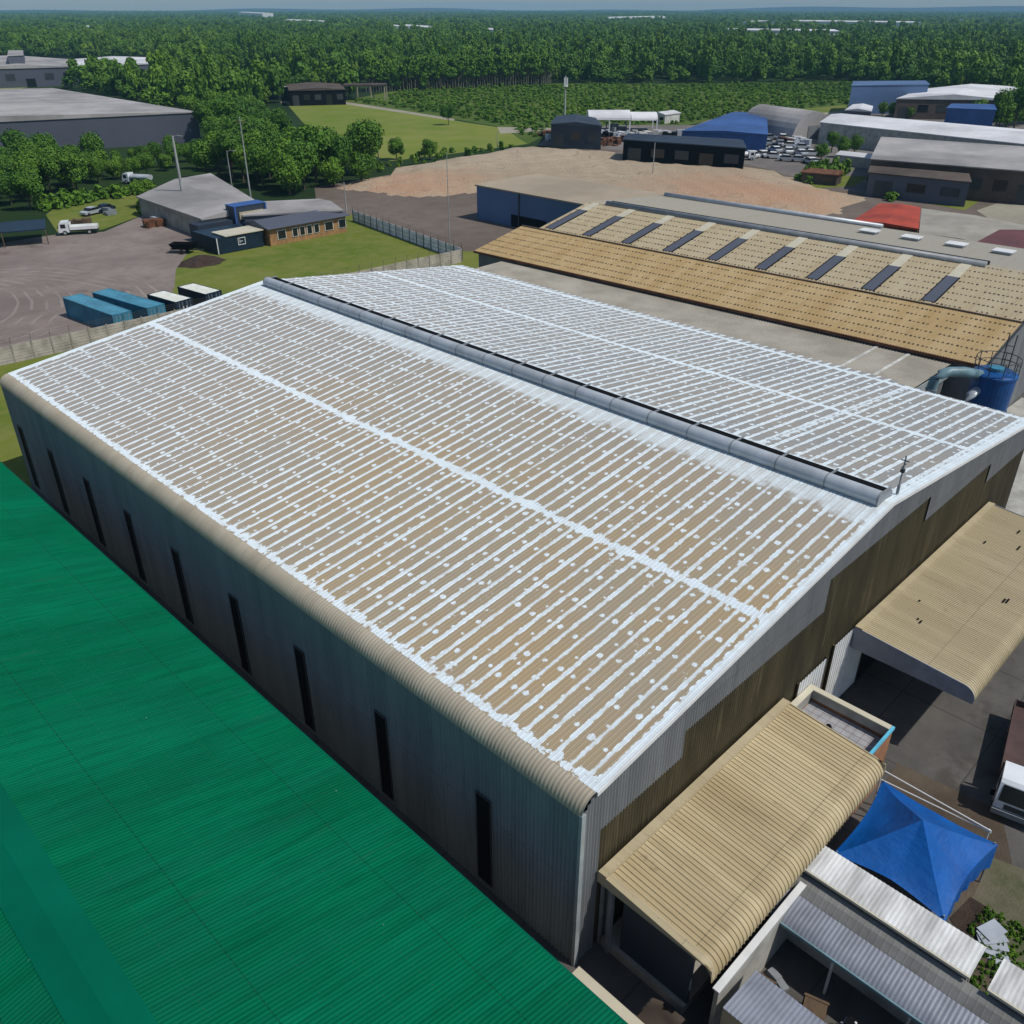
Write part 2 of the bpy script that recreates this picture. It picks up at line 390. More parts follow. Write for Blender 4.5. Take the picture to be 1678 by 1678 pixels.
def leaf(name, a, b, c):
    m = Mt(name)
    r = m.rnd(); n = m.noise(.006, 5, .68).smooth(.43, .58); y2 = m.noise(.0035, 4, .6, v=m.vec(m.x, m.y, 40)).smooth(.56, .66); f = m.noise(.9, 2)
    col = m.mix(n, a, b); col = m.mix(y2*.7, col, (.14, .235, .02)); col = m.mix(r._m('POWER', 1.5)*.75, col, c); col = m.mix(f.smooth(.35, .7)*.4, col, sc3(b, 1.7))
    return m.out(col, .65, spec=.2)
M['leaf_dark'] = leaf('leaf_dark', (.036, .105, .010), (.080, .175, .014), (.020, .065, .010))
M['leaf_mid'] = leaf('leaf_mid', (.055, .135, .010), (.105, .205, .016), (.035, .095, .010))
M['leaf_yellow'] = leaf('leaf_yellow', (.085, .165, .012), (.125, .215, .018), (.055, .12, .012))
mk('hill', (.02, .035, .04), .9, .2, .0005)

# ------------------------------------------------------------------ the setting
def sheet(name, mat, poly, z, parent=None):
    o = MB().face([(x, y, z) for x, y in poly]).build(name, mat); tag(o, kind='structure'); return o
def psheet(name, mat, px, z): return sheet(name, mat, [G(*p) for p in px], z)
B_ = 9880
sheet('ground', 'forest_floor', [(-B_, -B_), (B_, -B_), (B_, B_), (-B_, B_)], 0)
sheet('grass_verge', 'grass_lawn', [(-40, 60), (78, 60), (112, 108), (112, 150), (95, 157), (60, 150), (40, 110), (-40, 112)], .004)
sheet('yard', 'yard_concrete', [(-60, -60), (150, -60), (150, 77.8), (95, 77.8), (95, 24), (70, 24), (70, 20), (68.2, 77), (-60, 77)], .008)
psheet('dirt_yard', 'yard_dirt', [(-400, 640), (-300, 400), (0, 398), (95, 384), (170, 380), (236, 352), (246, 336), (312, 346), (316, 400), (300, 425), (288, 442), (286, 470), (264, 521), (0, 597)], .012)
psheet('dirt_ground', 'dirt_brown', [(515, 306), (560, 300), (780, 262), (960, 240), (1230, 270), (1420, 320), (1678, 330), (1750, 520), (1300, 420), (850, 385), (790, 412), (760, 412), (575, 352), (520, 340)], .016)
def sand_mat():
    m, col, n3 = ground('sand_soil', (.38, .305, .215), (.47, .385, .28), (.30, .24, .17), .03, .2)
    wv = m.noise(.03, 3)*60; ln = (((m.x*.6+m.y*.8+wv)/6.5).fract()-.5).abs().lt(.05)*m.noise(.06, 3).smooth(.45, .6)
    col = m.mix(ln*.5, col, (.18, .13, .085))
    for px, rad in (((690, 288), 26), ((640, 300), 16), ((1190, 300), 30), ((1300, 318), 24)):
        g = G(*px, 2); d = ((m.x-g[0])*(m.x-g[0])+(m.y-g[1])*(m.y-g[1]))._m('SQRT')+(m.noise(.12, 4, .7)-.5)*40
        col = m.mix((d*-1+rad).smooth(0, 24)*.5, col, (.45, .25, .15))
    return m.out(col, .95, bump=n3, bd=.4, spec=.15)
M['sand_soil'] = sand_mat()
def mound(name, px, hmax, run, step, mat):
    poly = [G(*p) for p in px]; xs = [p[0] for p in poly]; ys = [p[1] for p in poly]; idx = {}; q = MB()
    def edge(p):
        best = 1e9; c = False; n = len(poly)
        for i in range(n):
            (x1, y1), (x2, y2) = poly[i], poly[i-1]; dx, dy = x2-x1, y2-y1; t = max(0, min(1, ((p[0]-x1)*dx+(p[1]-y1)*dy)/(dx*dx+dy*dy)))
            best = min(best, math.hypot(p[0]-x1-t*dx, p[1]-y1-t*dy))
            if (y1 > p[1]) != (y2 > p[1]) and p[0] < dx*(p[1]-y1)/dy+x1: c = not c
        return best if c else -best
    nx, ny = int((max(xs)-min(xs))/step)+2, int((max(ys)-min(ys))/step)+2
    for i in range(nx):
        for j in range(ny):
            p = (min(xs)-step+i*step, min(ys)-step+j*step); e = edge(p)+1.5*math.sin(p[0]*.3)+1.2*math.sin(p[1]*.37)
            f = max(0, min(1, e/run)); z = hmax*f*f*(3-2*f)+.25*f*math.sin(p[0]*.21+p[1]*.13)+.1*f*math.sin(p[0]*.9-p[1]*.7)+random.uniform(-.09, .09)*f
            idx[i, j] = (len(q.v), e); q.v.append((p[0], p[1], z+.02 if e > -step else -.3))
    for i in range(nx-1):
        for j in range(ny-1):
            k = [idx[i, j], idx[i+1, j], idx[i+1, j+1], idx[i, j+1]]
            if max(t[1] for t in k) > -step*.7: q.f.append(tuple(t[0] for t in k))
    tag(q.build(name, mat, smooth=True), kind='structure')
mound('sand_ground', [(548, 308), (625, 288), (700, 268), (800, 250), (880, 241), (1060, 256), (1200, 270), (1310, 294), (1400, 325), (1380, 350), (1000, 342), (780, 318), (640, 320)], 1.1, 8, 1.5, 'sand_soil')
psheet('industrial_ground', 'dirt_grey', [(880, 238), (910, 216), (1000, 205), (1140, 205), (1200, 182), (1395, 176), (1520, 190), (1900, 215), (1900, 420), (1420, 330), (1300, 290), (1200, 266), (1060, 252)], .012)
psheet('pale_field', 'field_pale', [(468, 168), (560, 168), (660, 183), (760, 200), (825, 210), (865, 236), (740, 252), (640, 264), (610, 255), (560, 232), (500, 205)], .008)
psheet('scrub_field', 'scrub_ground', [(560, 166), (640, 150), (850, 137), (1100, 138), (1400, 134), (1410, 172), (1240, 184), (1120, 206), (1010, 207), (900, 218), (866, 236), (825, 209), (760, 198), (660, 181)], .006)
psheet('field_path', 'path_pale', [(460, 166), (560, 166), (660, 181), (745, 195), (744, 198), (660, 185), (560, 170), (460, 169)], .014)
psheet('field_track', 'path_pale', [(815, 208), (905, 210), (905, 213), (870, 216), (820, 219)], .014)
psheet('lane', 'path_pale', [(1155, 204), (1215, 196), (1390, 180), (1395, 183), (1230, 202), (1170, 210)], .016)
psheet('grass_patch', 'grass_lawn', [(1215, 188), (1385, 172), (1392, 180), (1250, 196)], .018)
psheet('grass_bank', 'grass_lawn', [(1290, 312), (1330, 285), (1425, 290), (1400, 305)], .030)
psheet('grass_plot', 'grass_lawn', [(1500, 330), (1545, 318), (1620, 322), (1580, 345)], .030)
psheet('side_concrete', 'path_pale', [(1600, 345), (1678, 318), (1800, 340), (1800, 420), (1678, 395)], .028)
sheet('pale_slab', 'plaster', [(70, 6), (100, 6), (100, 23), (69.5, 23.5), (69.5, 10)], .014)
psheet('grass_far_left', 'field_pale', [(-120, 150), (0, 128), (62, 140), (30, 146), (-100, 162)], .008)
psheet('yard_grass', 'grass_lawn', [(75, 352), (120, 318), (235, 312), (240, 350), (170, 376), (95, 382)], .018)
psheet('weedy_ground', 'weeds', [(1590, 1480), (1625, 1405), (1720, 1440), (1720, 1640), (1640, 1600)], .016)
psheet('yard_earth', 'yard_earth', [(1470, 1250), (1640, 1330), (1660, 1420), (1640, 1660), (1580, 1660), (1560, 1440), (1440, 1300)], .013)
psheet('brown_puddle', 'soil', [(1555, 1505), (1590, 1470), (1615, 1485), (1612, 1560), (1590, 1560)], .020)

# far hills on the horizon
hm = MB()
NH = 90
for i in range(NH+1):
    a = FB+R(46)-R(92)*i/NH
    h = 12+14*(math.sin(i*.21)+1)/2+7*math.sin(i*.63+1)+(14 if i > 55 else 0)
    for rr, hh in ((8300, 0), (8900, max(12, h)), (9700, 0)): hm.v.append((rr*math.cos(a), rr*math.sin(a), hh))
for i in range(NH):
    for j in range(2): hm.f.append((i*3+j, i*3+j+1, i*3+j+4, i*3+j+3))
tag(hm.build('hills', 'hill', smooth=True), kind='structure')
hz = MB().box(-9900, 9900, -9900, 9900, -1, 90).build('haze', 'white_metal')
hv = bpy.data.materials.new('haze_air'); hv.use_nodes = True
for n in list(hv.node_tree.nodes):
    if n.type == 'BSDF_PRINCIPLED': hv.node_tree.nodes.remove(n)
pv = hv.node_tree.nodes.new('ShaderNodeVolumePrincipled'); pv.inputs['Density'].default_value = .00010
pv.inputs['Color'].default_value = (.34, .70, 1.0, 1); pv.inputs['Anisotropy'].default_value = 0
hv.node_tree.links.new(pv.outputs[0], hv.node_tree.nodes['Material Output'].inputs['Volume'])
hz.data.materials.clear(); hz.data.materials.append(hv); tag(hz, kind='stuff')

# ------------------------------------------------------------------ main warehouse
X0, X1, XR, YA, YB, ZE, ZR = 19.0, 68.2, 43.5, 14.5, 77.2, 10.0, 13.0
def roofz(x): return ZE+(ZR-ZE)*((x-X0)/(XR-X0) if x < XR else (X1-x)/(X1-XR))
W = thing('warehouse', 'largest warehouse, its low gabled roof striped with white paint above a dark teal wall', 'warehouse', (43.5, 46, 0))
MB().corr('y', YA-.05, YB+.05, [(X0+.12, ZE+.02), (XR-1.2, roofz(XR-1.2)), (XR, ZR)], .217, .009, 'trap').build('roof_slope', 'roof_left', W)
MB().corr('y', YA-.05, YB+.05, [(XR, ZR), (XR+1.2, roofz(XR+1.2)), (X1+.25, ZE-.02)], .217, .009, 'trap').build('roof_slope', 'roof_right', W)
MB().corr('y', 24.9, YB+.05, [(X1+.2, ZE-.02), (X1+1.05, ZE-.13)], .217, .009, 'trap').build('eave_extension', 'roof_right', W)
r_ = .82
arc = [(X0-.0+.12-r_*math.sin(a)*.98, ZE+.02-r_*(1-math.cos(a))) for a in [R(90*i/8) for i in range(9)]]
arc = list(reversed(arc)); arc = arc[:-1]+[(X0+.12, ZE+.015)]
MB().corr('y', YA-.03, YB+.03, arc, .2, .012).build('eave_roll', 'tan_roll', W, smooth=True)
xw = arc[0][0]+.06
MB().corr('y', YA, YB, [(xw, 0), (xw, arc[0][1]+.02)], .22, .035).build('side_wall', 'clad_teal', W, smooth=True)
MB().corr('y', YA, YB, [(X1, ZE-.1), (X1, 0)], .2, .022).build('side_wall', 'clad_grey', W, smooth=True)
def stepz(x):
    for lim, z in ((19.55, 0.02), (25.1, 7.5), (37.3, 9.0), (49.6, 10.98), (60.4, 9.3), (99, 7.85)):
        if x < lim: return z
gw = MB()
for a, b in ((xw+.06, 19.55), (19.55, 25.1), (25.1, 37.3), (37.3, 49.6), (49.6, 60.4), (60.4, X1)):
    zz = stepz((a+b)/2)
    def top(t):
        t = min(max(t, X0), X1); z = roofz(t)-.06
        return z
    gw.corr('x', a, b, [lambda t, zz=zz: (YA, zz), lambda t: (YA, min(roofz(max(t, X0))-.05, 9.2+max(0, (t-xw))*1.1))], .2, .03)
gw.build('gable_cladding', 'clad_grey', W, smooth=True)
MB().corr('x', xw+.06, X1, [(YA+.07, 0), lambda t: (YA+.07, min(roofz(max(t, X0))-.3, stepz(t)+.3))], .2, .03).build('gable_wall', 'olive', W, smooth=True)
MB().corr('x', xw, X1, [lambda t: (YB, min(roofz(max(t, X0))-.05, 9.6)), (YB, 0)], .2, .02).build('gable_wall', 'clad_grey', W, smooth=True)
tr = MB()
for a, b in ((X0+.1, XR), (XR, X1+.2)):
    za, zb = roofz(max(a, X0)), roofz(min(b, X1))
    tr.extr([(a, za+.05), (b, zb+.05), (b, zb-.16), (a, za-.16)], 'y', YA-.12, YA-.05)
tr.build('verge_flashing', 'white_metal', W)
MB().box(xw-.08, xw+.16, YA-.06, YA+.1, 0, 9.3).build('corner_flashing', 'trim_pale', W)
for i, yy in enumerate((20.0, 27.3, 34.4, 41.3, 48.5, 55.4, 62.2, 69.0, 75.4)):
    f = MB().box(xw-.075, xw-.028, yy-.42, yy+.42, .55, 6.05).build('window', 'black', W)
    fr = MB(); k = 0; O_ = [(-.48, .47), (.48, .47), (.48, 6.13), (-.48, 6.13)]; I_ = [(-.42, .55), (.42, .55), (.42, 6.05), (-.42, 6.05)]
    fr.v = [(xw-.09, yy+a, b) for a, b in O_+I_]+[(xw-.02, yy+a, b) for a, b in O_+I_]
    for j in range(4):
        l = (j+1) % 4; fr.f += [(j, l, 4+l, 4+j), (j, 8+j, 8+l, l), (4+j, 4+l, 12+l, 12+j)]
    fr.build('frame', 'steel_dark', f)
# barrel ridge ventilator
ya, yb = YA+.5, YB-1.4
nseg = 20; L = (yb-ya)/nseg
VCX, VCZ, VR = XR-.52, ZR+.22, .44
def varc(r): return [(VCX-r*math.cos(R(a)), VCZ+r*math.sin(R(a))) for a in range(-60, 111, 10)]
V = MB()
def vsweep(q, pr, y0, y1):
    k = len(q.v); n = len(pr)
    for yy in (y0, y1): q.v += [(u, yy, z) for u, z in pr]
    q.f += [(k+j, k+j+1, k+n+j+1, k+n+j) for j in range(n-1)]
for i in range(nseg): vsweep(V, varc(VR+(.010 if i % 2 else 0)), ya+i*L, ya+(i+1)*L)
rv = V.build('ridge_vent', 'galv', W, smooth=True)
q = MB(); vsweep(q, [(XR+.55+.3*math.cos(R(a)), ZR+.05+.3*math.sin(R(a))) for a in range(-60, 111, 15)], ya, yb); q.build('far_shell', 'galv', rv, smooth=True)
for i in range(nseg+1):
    yy = ya+i*L; q = MB(); vsweep(q, varc(VR+.018), yy-.04, yy+.04); q.build('joint', 'steel_grey', rv)
    MB().box(VCX+.2, XR+.6, yy-.06, yy+.06, ZR+.5, ZR+.57).build('brace', 'steel_grey', rv)
MB().box(VCX+.1, XR+.42, ya+.02, yb-.02, ZR-.3, ZR+.50).build('throat', 'black', rv)
for yy in (ya-.03, yb+.03):
    pb = [(VCX-(VR+.01)*math.cos(R(a)), VCZ+(VR+.01)*math.sin(R(a))) for a in range(-60, 111, 12)]+[(XR+.5, ZR+.52), (XR+.88, ZR+.2), (XR+.88, ZR-.15)]
    ec = MB(); n = len(pb); ec.v = [(u, yy-.02, z) for u, z in pb]+[(u, yy+.02, z) for u, z in pb]
    ec.f = [tuple(j for j in range(n)), tuple(n+j for j in reversed(range(n)))]+[(j, (j+1) % n, n+(j+1) % n, n+j) for j in range(n)]
    ec.build('end_cap', 'steel_grey', rv)
ms = thing('lightning_mast', 'thin grey lightning mast with short arms at the near end of the ridge vent', 'mast', (XR+1.35, YA+.35, ZR-.1))
a = ms.location
MB().tube([a, a+Vector((0, 0, 2.3))], .045, 8).tube([a, a+Vector((0, 0, .5))], .09, 8).build('pole', 'steel_grey', ms)
MB().tube([a+Vector((-.28, 0, 1.7)), a+Vector((.28, 0, 1.7))], .03, 6).tube([a+Vector((0, -.22, 2.0)), a+Vector((0, .22, 2.0))], .03, 6).box(a.x-.1, a.x+.1, a.y-.1, a.y+.1, a.z+1.3, a.z+1.5).build('arm', 'steel_dark', ms)
# loading doors in the gable
for x_, z_ in ((36.0, 5.0), (39.8, 5.4)):
    wd = 3.0 if x_ < 37 else 4.4
    d = MB().corr('x', x_, x_+wd, [(YA-.06, .1), (YA-.06, z_)], .3, .02, 'trap').build('door', 'white_metal', W)
    MB().box(x_-.14, x_, YA-.1, YA+.02, 0, z_+.1).build('frame', 'olive', d); MB().box(x_+wd, x_+wd+.14, YA-.1, YA+.02, 0, z_+.1).build('frame', 'olive', d)
MB().box(X0+.9, X0+1.05, YA-.14, YA, 0, 4.2).box(X0+1.3, X0+1.42, YA-.14, YA, 0, 4.2).build('downpipe', 'trim_pale', W)
MB().box(43.9, 60.8, YA-.035, YA+.03, 0, 4.3).build('door_opening', 'black', W)

# lower annexe between the two warehouses
L_ = thing('annexe_building', 'low building with flat beige roof filling the gap between striped and brown warehouses', 'building', (74, 50, 0))
MB().corr('y', 24.7, 79, [(X1+.1, 8.35), (81.2, 8.55)], .3, .018, 'trap').build('roof', 'tan_pale', L_)
MB().box(X1+.15, 79.6, 24.8, 25.0, 0, 7.6).build('wall', 'clad_grey', L_)
MB().box(X1+.2, 79.9, 24.6, 24.72, 7.3, 8.3).build('fascia', 'trim_pale', L_)
MB().extr([(X1+.5, 8.40), (80.6, 8.58), (80.6, 8.54), (X1+.5, 8.34)], 'y', 28.3, 28.6).extr([(X1+.5, 8.40), (80.6, 8.58), (80.6, 8.54), (X1+.5, 8.34)], 'y', 31.3, 31.6).build('roof_strip', 'white_dirty', L_)
# brown warehouse
BW = thing('warehouse', 'brown roofed warehouse with rows of dark dots, dark skylight strips and long ridge vent', 'warehouse', (79.3, 53, 0), R(2.6))
def bp(mb, name, mat, par=BW, **k): return mb.build(name, mat, par, world=False, **k)
bp(MB().corr('y', -31, 31, [(-.3, 9.0), (8.95, 10.68)], .25, .02, 'trap'), 'roof_slope', 'brown_roof')
bp(MB().corr('y', -31, 28, [(8.9, 10.78), (19.5, 12.7)], .25, .02, 'trap'), 'roof_slope', 'brown_roof')
bp(MB().corr('y', -31, 28, [(19.5, 12.7), (38.5, 11.0)], .25, .02, 'trap'), 'roof_slope', 'brown_roof')
bp(MB().extr([(0, 0), (0, 8.95), (8.9, 10.55), (8.9, 0)], 'y', -30.6, 30.6), 'wall', 'clad_grey'); bp(MB().extr([(8.9, 0), (8.9, 10.55), (19.5, 12.55), (38, 10.9), (38, 0)], 'y', -30.6, 27.8), 'wall', 'clad_grey')
bp(MB().box(-.42, -.28, -31.1, 31.1, 8.72, 8.98), 'gutter', 'rust')
bp(MB().box(8.72, 8.96, -31, 31, 10.60, 10.77), 'step_flashing', 'brown_far')
tr = MB()
for q in (((-.3, 9.03), (8.95, 10.71)), ((8.95, 10.81), (19.5, 12.73)), ((19.5, 12.73), (38.5, 11.03))):
    tr.extr([q[0], q[1], (q[1][0], q[1][1]-.3), (q[0][0], q[0][1]-.3)], 'y', -31.15, -31.02)
bp(tr, 'verge_flashing', 'steel_dark')
for k in range(9):
    yy = 26.6-6.1*k
    a, b = 9.3, 16.4-.1*k
    z = lambda u: 10.78+(u-8.9)*.181
    s_ = bp(MB().extr([(a, z(a)+.06), (b, z(b)+.06), (b, z(b)+.0), (a, z(a)+.0)], 'y', yy-.6, yy+.6), 'skylight', 'slate')
    bp(MB().extr([(a, z(a)+.09), (b, z(b)+.09), (b, z(b)), (a, z(a))], 'y', yy-.7, yy-.6).extr([(a, z(a)+.09), (b, z(b)+.09), (b, z(b)), (a, z(a))], 'y', yy+.6, yy+.7), 'rim', 'black', s_)
    c = 19.2
    bp(MB().extr([(b, z(b)+.05), (c, z(c)+.05), (c, z(c)), (b, z(b))], 'y', yy-.55, yy+.55), 'roof_strip', 'cream_lite')
vt = bp(MB().extr([(19.5+.42*math.cos(R(a)), 12.75+.42*math.sin(R(a))) for a in range(0, 360, 24)], 'y', -24, 25), 'ridge_vent', 'steel_grey', smooth=True)
bp(MB().box(19.9, 20.7, -24, 25, 12.3, 13.0), 'throat', 'black', vt)
vt = bp(MB().extr([(37.6+.35*math.cos(R(a)), 11.3+.35*math.sin(R(a))) for a in range(0, 360, 30)], 'y', -6, 27.5), 'ridge_pipe', 'galv', smooth=True)
for k in range(4):
    yy = -7-5.2*k
    c = bp(MB().box(30.2, 31.6, yy-.9, yy+.9, 11.5, 12.0), 'roof_cowl', 'galv'); bp(MB().box(30.0, 31.8, yy-1.1, yy+1.1, 12.0, 12.1), 'cowl_cap', 'white_metal', c)
# dust collector
D = thing('dust_collector', 'blue cylindrical dust collector tank with railing on top behind the striped roof', 'tank', (76.0, 20.5, 0))
dx, dy = 77.5, 20.3
MB().lathe(dx, dy, [(.5, 2.2), (1.45, 4.0), (1.6, 6.4), (1.65, 6.4), (1.65, 6.5), (1.61, 6.5), (1.7, 9.4), (1.77, 9.4), (1.77, 9.6), (1.55, 9.72), (.1, 9.85)], 32).build('tank', 'silo_blue', D, smooth=False)
MB().lathe(dx, dy, [(.6, 9.75), (.6, 10.1), (.1, 10.15)], 16).build('hatch', 'container_blue', D)
rl = MB()
for j in range(10):
    a = 2*math.pi*j/10; rl.tube([(dx+1.7*math.cos(a), dy+1.7*math.sin(a), 9.5), (dx+1.7*math.cos(a), dy+1.7*math.sin(a), 10.9)], .035, 6)
for z in (10.3, 10.9): rl.tube([(dx+1.7*math.cos(R(a)), dy+1.7*math.sin(R(a)), z) for a in range(0, 361, 15)], .035, 6)
rl.tube([(dx+2.1, dy-.3, 0), (dx+2.1, dy-.3, 12.4)], .05, 6).tube([(dx+2.1, dy+.3, 0), (dx+2.1, dy+.3, 12.4)], .05, 6)
for k in range(19): rl.tube([(dx+2.1, dy-.3, .6+k*.6), (dx+2.1, dy+.3, .6+k*.6)], .03, 6)
rl.build('railing', 'steel_dark', D)
for a in (45, 135, 225, 315): MB().tube([(dx+1.5*math.cos(R(a)), dy+1.5*math.sin(R(a)), 0), (dx+1.5*math.cos(R(a)), dy+1.5*math.sin(R(a)), 4.2)], .1, 8).build('leg', 'steel_grey', D)
U = thing('air_duct', 'pale blue-grey bent duct rising beside the blue dust collector tank', 'duct', (73, 22.8, 0))
MB().tube([(72.9, 23.5, 5), (72.9, 23.5, 8.6), (73.0, 23.45, 9.4), (73.35, 23.2, 9.8), (74.0, 22.8, 9.95), (75.0, 22.0, 9.9), (76.4, 21.1, 9.5)], .42, 16).build('pipe', 'duct', U, smooth=True)
for p in ((72.9, 23.5, 7.0), (72.9, 23.5, 8.5)): MB().lathe(p[0], p[1], [(.47, p[2]), (.47, p[2]+.1)], 16).build('flange', 'steel_grey', U)
MB().tube([(74.7, 21.3, 4), (74.7, 21.3, 7.2), (75.2, 21.1, 8.0), (76.2, 20.8, 8.4)], .35, 12).build('pipe', 'galv', U, smooth=True)

# ------------------------------------------------------------------ green warehouse in the foreground
GE, GZ, GS = 14.95, 6.0, .25
def gpl(px, py):
    a = px-839; b = 839-py
    f = FPX*math.cos(TH)+b*math.sin(TH); d = -(FPX*math.sin(TH)-b*math.cos(TH)); rx = FW[0]*f+RT[0]*a
    t = (GZ+GS*GE-H)/(d+GS*rx); return rx*t
GR = gpl(40, 1440); GRZ = GZ+(GE-GR)*GS
GW = thing('warehouse', 'green corrugated metal roof of the warehouse in the lower left foreground', 'warehouse', (GR, 30, 0))
MB().corr('y', -6, 73, [(GR+.9, GRZ-.9*GS), (GE, GZ)], .17, .018).build('roof_slope', 'green_roof', GW, smooth=True)
MB().corr('y', -6, 73, [(GR*2-GE, GZ), (GR-.9, GRZ-.9*GS)], .17, .018).build('roof_slope', 'green_roof', GW, smooth=True)
MB().extr([(GR-1.0, GRZ-.25+.04), (GR, GRZ+.08), (GR+1.0, GRZ-.25+.04), (GR+1.0, GRZ-.29), (GR, GRZ), (GR-1.0, GRZ-.29)], 'y', -6, 73).build('ridge_cap', 'green_cap', GW)
MB().box(GR*2-GE+.5, GE-.45, -5.6, 72.6, 0, GZ-.15).build('wall', 'cream', GW)
MB().box(GE-.02, GE+.10, -6, 73, GZ-.2, GZ-.04).build('gutter', 'green_cap', GW)
bw = thing('boundary_wall', 'pale low boundary wall with cream coping running beside the green roof', 'wall', (17.6, 6, 0))
MB().box(17.45, 17.75, -8, 13.7, 0, 1.2).build('wall', 'plaster', bw); MB().box(17.36, 17.84, -8, 13.8, 1.2, 1.28).build('coping', 'cream_lite', bw)
rp = MB()
for i in range(14): rp.box(*(lambda x, y, z, s: (x, x+s, y, y+s*.6, z, z+s*.5))(16.0+random.random()*1.3, 12.0+random.random()*1.6, i*.03, .3+random.random()*.5), rot=random.random()*3)
tag(rp.build('rubble_pile', 'brick'), 'small pile of reddish broken bricks between green roof and warehouse corner', 'rubble pile')

# ------------------------------------------------------------------ canopies
def canopy(label, x0, x1, y0, y1, z, edge, posts, mat='tan_sheet_x', fm='awning_grey', pt=.25):
    c = thing('loading_canopy', label, 'canopy', ((x0+x1)/2, y1, 0))
    r = .75
    arc = [(y0+r-r*math.sin(R(a)), z-r*(1-math.cos(R(a)))) for a in range(90, -1, -6)]
    MB().corr('x', x0, x1, arc+[(y0+r+.12, z+.01), (y0+r+.5, z+.04), (y1, z+.45)], pt, pt*.09, 'trap').build('roof', mat, c)
    MB().box(x0-.05, x1+.05, y1-.45, y1-.02, z+.40, z+.55).build('wall_flashing', 'tan_sheet', c)
    e = MB()
    for xx in ((x0-.06, x0+.0), (x1, x1+.06)):
        pr = arc+[(y1, z+.47), (y1, z-edge), (y0+.05, z-edge)]
        pr = [(u, zz+.03) if zz > z-.5 else (u, zz) for u, zz in pr]
        MB().extr(pr, 'x', *xx).build('side_fascia', fm, c)
    if edge < .5: MB().extr([(u, zz+.035) for u, zz in arc]+[(y1, z+.49), (y1, z+.45)]+[(u, zz-.02) for u, zz in reversed(arc)], 'x', x0-.02, x0+.3).build('verge_flashing', 'tan_sheet', c)
    MB().box(x0-.1, x0+.32, y0+.5, y1, z+.035, z+.09).build('verge_flashing', 'tan_sheet', c) if False else None
    b = MB()
    for t in range(7):
        xx = x0+.2+(x1-x0-.4)*t/6; b.box(xx-.08, xx+.08, y0+.9, y1, z-.35, z-.12)
    b.box(x0, x1, y0+.85, y0+1.0, z-.45, z-.1); b.build('beam', 'steel_dark', c)
    for xx, yy in posts: MB().box(xx-.1, xx+.1, yy-.1, yy+.1, 0, z-.2).build('post', 'steel_grey', c)
    return c
c1 = canopy('near loading canopy of ribbed tan sheet with rolled edge beside the blue tent', 19.55, 34.2, 8.75, 14.42, 4.65, .12, [(19.9, 13.9)], 'tan_sheet_x', 'tan_sheet')
c2 = canopy('farther loading canopy of speckled tan sheet with grey fascia beyond the concrete yard', 42.1, 62.4, 7.55, 14.42, 5.05, .95, [], 'tan_sheet', 'awning_grey', .18)
k = MB()
for i in range(9):
    x_ = 43+random.random()*17; y_ = 8.8+random.random()*5; l = .15+random.random()*.5
    zz = 5.05+.45*(y_-8.3)/(14.42-8.3)
    k.extr([(y_, zz+.03), (y_+.1, zz+.038), (y_+.1, zz+.05), (y_, zz+.042)], 'x', x_, x_+l)
k.build('patch', 'black', c2)
# block store below the near canopy and its little roof terrace
st = thing('brick_store', 'small brick store with tiled flat roof, pale parapet and aqua coping beside the near canopy', 'building', (35.6, 12, 0))
MB().box(27.5, 37.4, 9.75, 9.95, 0, 3.9).box(37.2, 37.4, 9.95, 14.3, 0, 3.55).box(34.35, 37.2, 9.95, 14.3, 0, 3.3).build('wall', 'brick', st)
MB().box(37.15, 37.42, 9.9, 14.35, 3.55, 4.1).box(34.35, 37.15, 14.1, 14.35, 3.3, 4.1).build('parapet', 'plaster', st)
MB().box(37.10, 37.46, 9.85, 14.4, 4.1, 4.17).box(34.3, 37.1, 14.05, 14.4, 4.1, 4.17).build('coping', 'cream_lite', st)
MB().box(34.3, 37.46, 9.70, 9.84, 4.0, 4.17).build('coping', 'aqua_trim', st)
t_ = MB()
for i in range(7):
    for j in range(9): t_.box(34.4+i*.4, 34.4+i*.4+.375, 9.98+j*.455, 9.98+j*.455+.43, 3.3, 3.33)
t_.build('floor_tiles', 'tile', st)
f = MB().box(29.2, 31.0, 9.70, 9.75, 2.6, 3.3).box(32.6, 34.2, 9.70, 9.75, 2.6, 3.3).build('window', 'duct', st)
vf = thing('roof_fan', 'small black roof fan with white base on the tiled roof of the brick store', 'fan', (35.0, 12.1, 3.33))
MB().box(34.7, 35.3, 11.8, 12.4, 3.33, 3.5).build('base', 'white_metal', vf)
MB().lathe(35.0, 12.1, [(.26, 3.5), (.3, 3.75), (.2, 4.0), (.1, 4.05), (.18, 4.2), (.12, 4.35), (.02, 4.38)], 14).build('hood', 'black', vf)
# things under the near canopy
db = thing('loading_platform', 'dark concrete loading platform with a blue-grey wall under the near canopy', 'platform', (23, 12, 0))
MB().box(19.9, 27.4, 9.9, 14.3, 0, .5).build('base', 'concrete', db); MB().box(20.1, 20.25, 9.9, 13.4, .5, 3.9).build('screen', 'navy_far', db)
tf = thing('tarpaulin_cover', 'crumpled brown tarpaulin lying on the ground beside the pale boundary wall', 'tarpaulin', (18.8, 8, 0))
q = MB(); nx, ny = 14, 22
for i in range(nx+1):
    for j in range(ny+1):
        u, v = i/nx, j/ny
        e = min(u, 1-u, v, 1-v)
        q.v.append((18.1+1.5*u+.2*math.sin(v*9), 4.2+7*v, .03+min(1, e*6)*(.35+.25*math.sin(u*7+v*11)+.15*random.random())))
for i in range(nx):
    for j in range(ny): k0 = i*(ny+1)+j; q.f.append((k0, k0+ny+1, k0+ny+2, k0+1))
q.build('cloth', 'brown_far', tf, smooth=True)

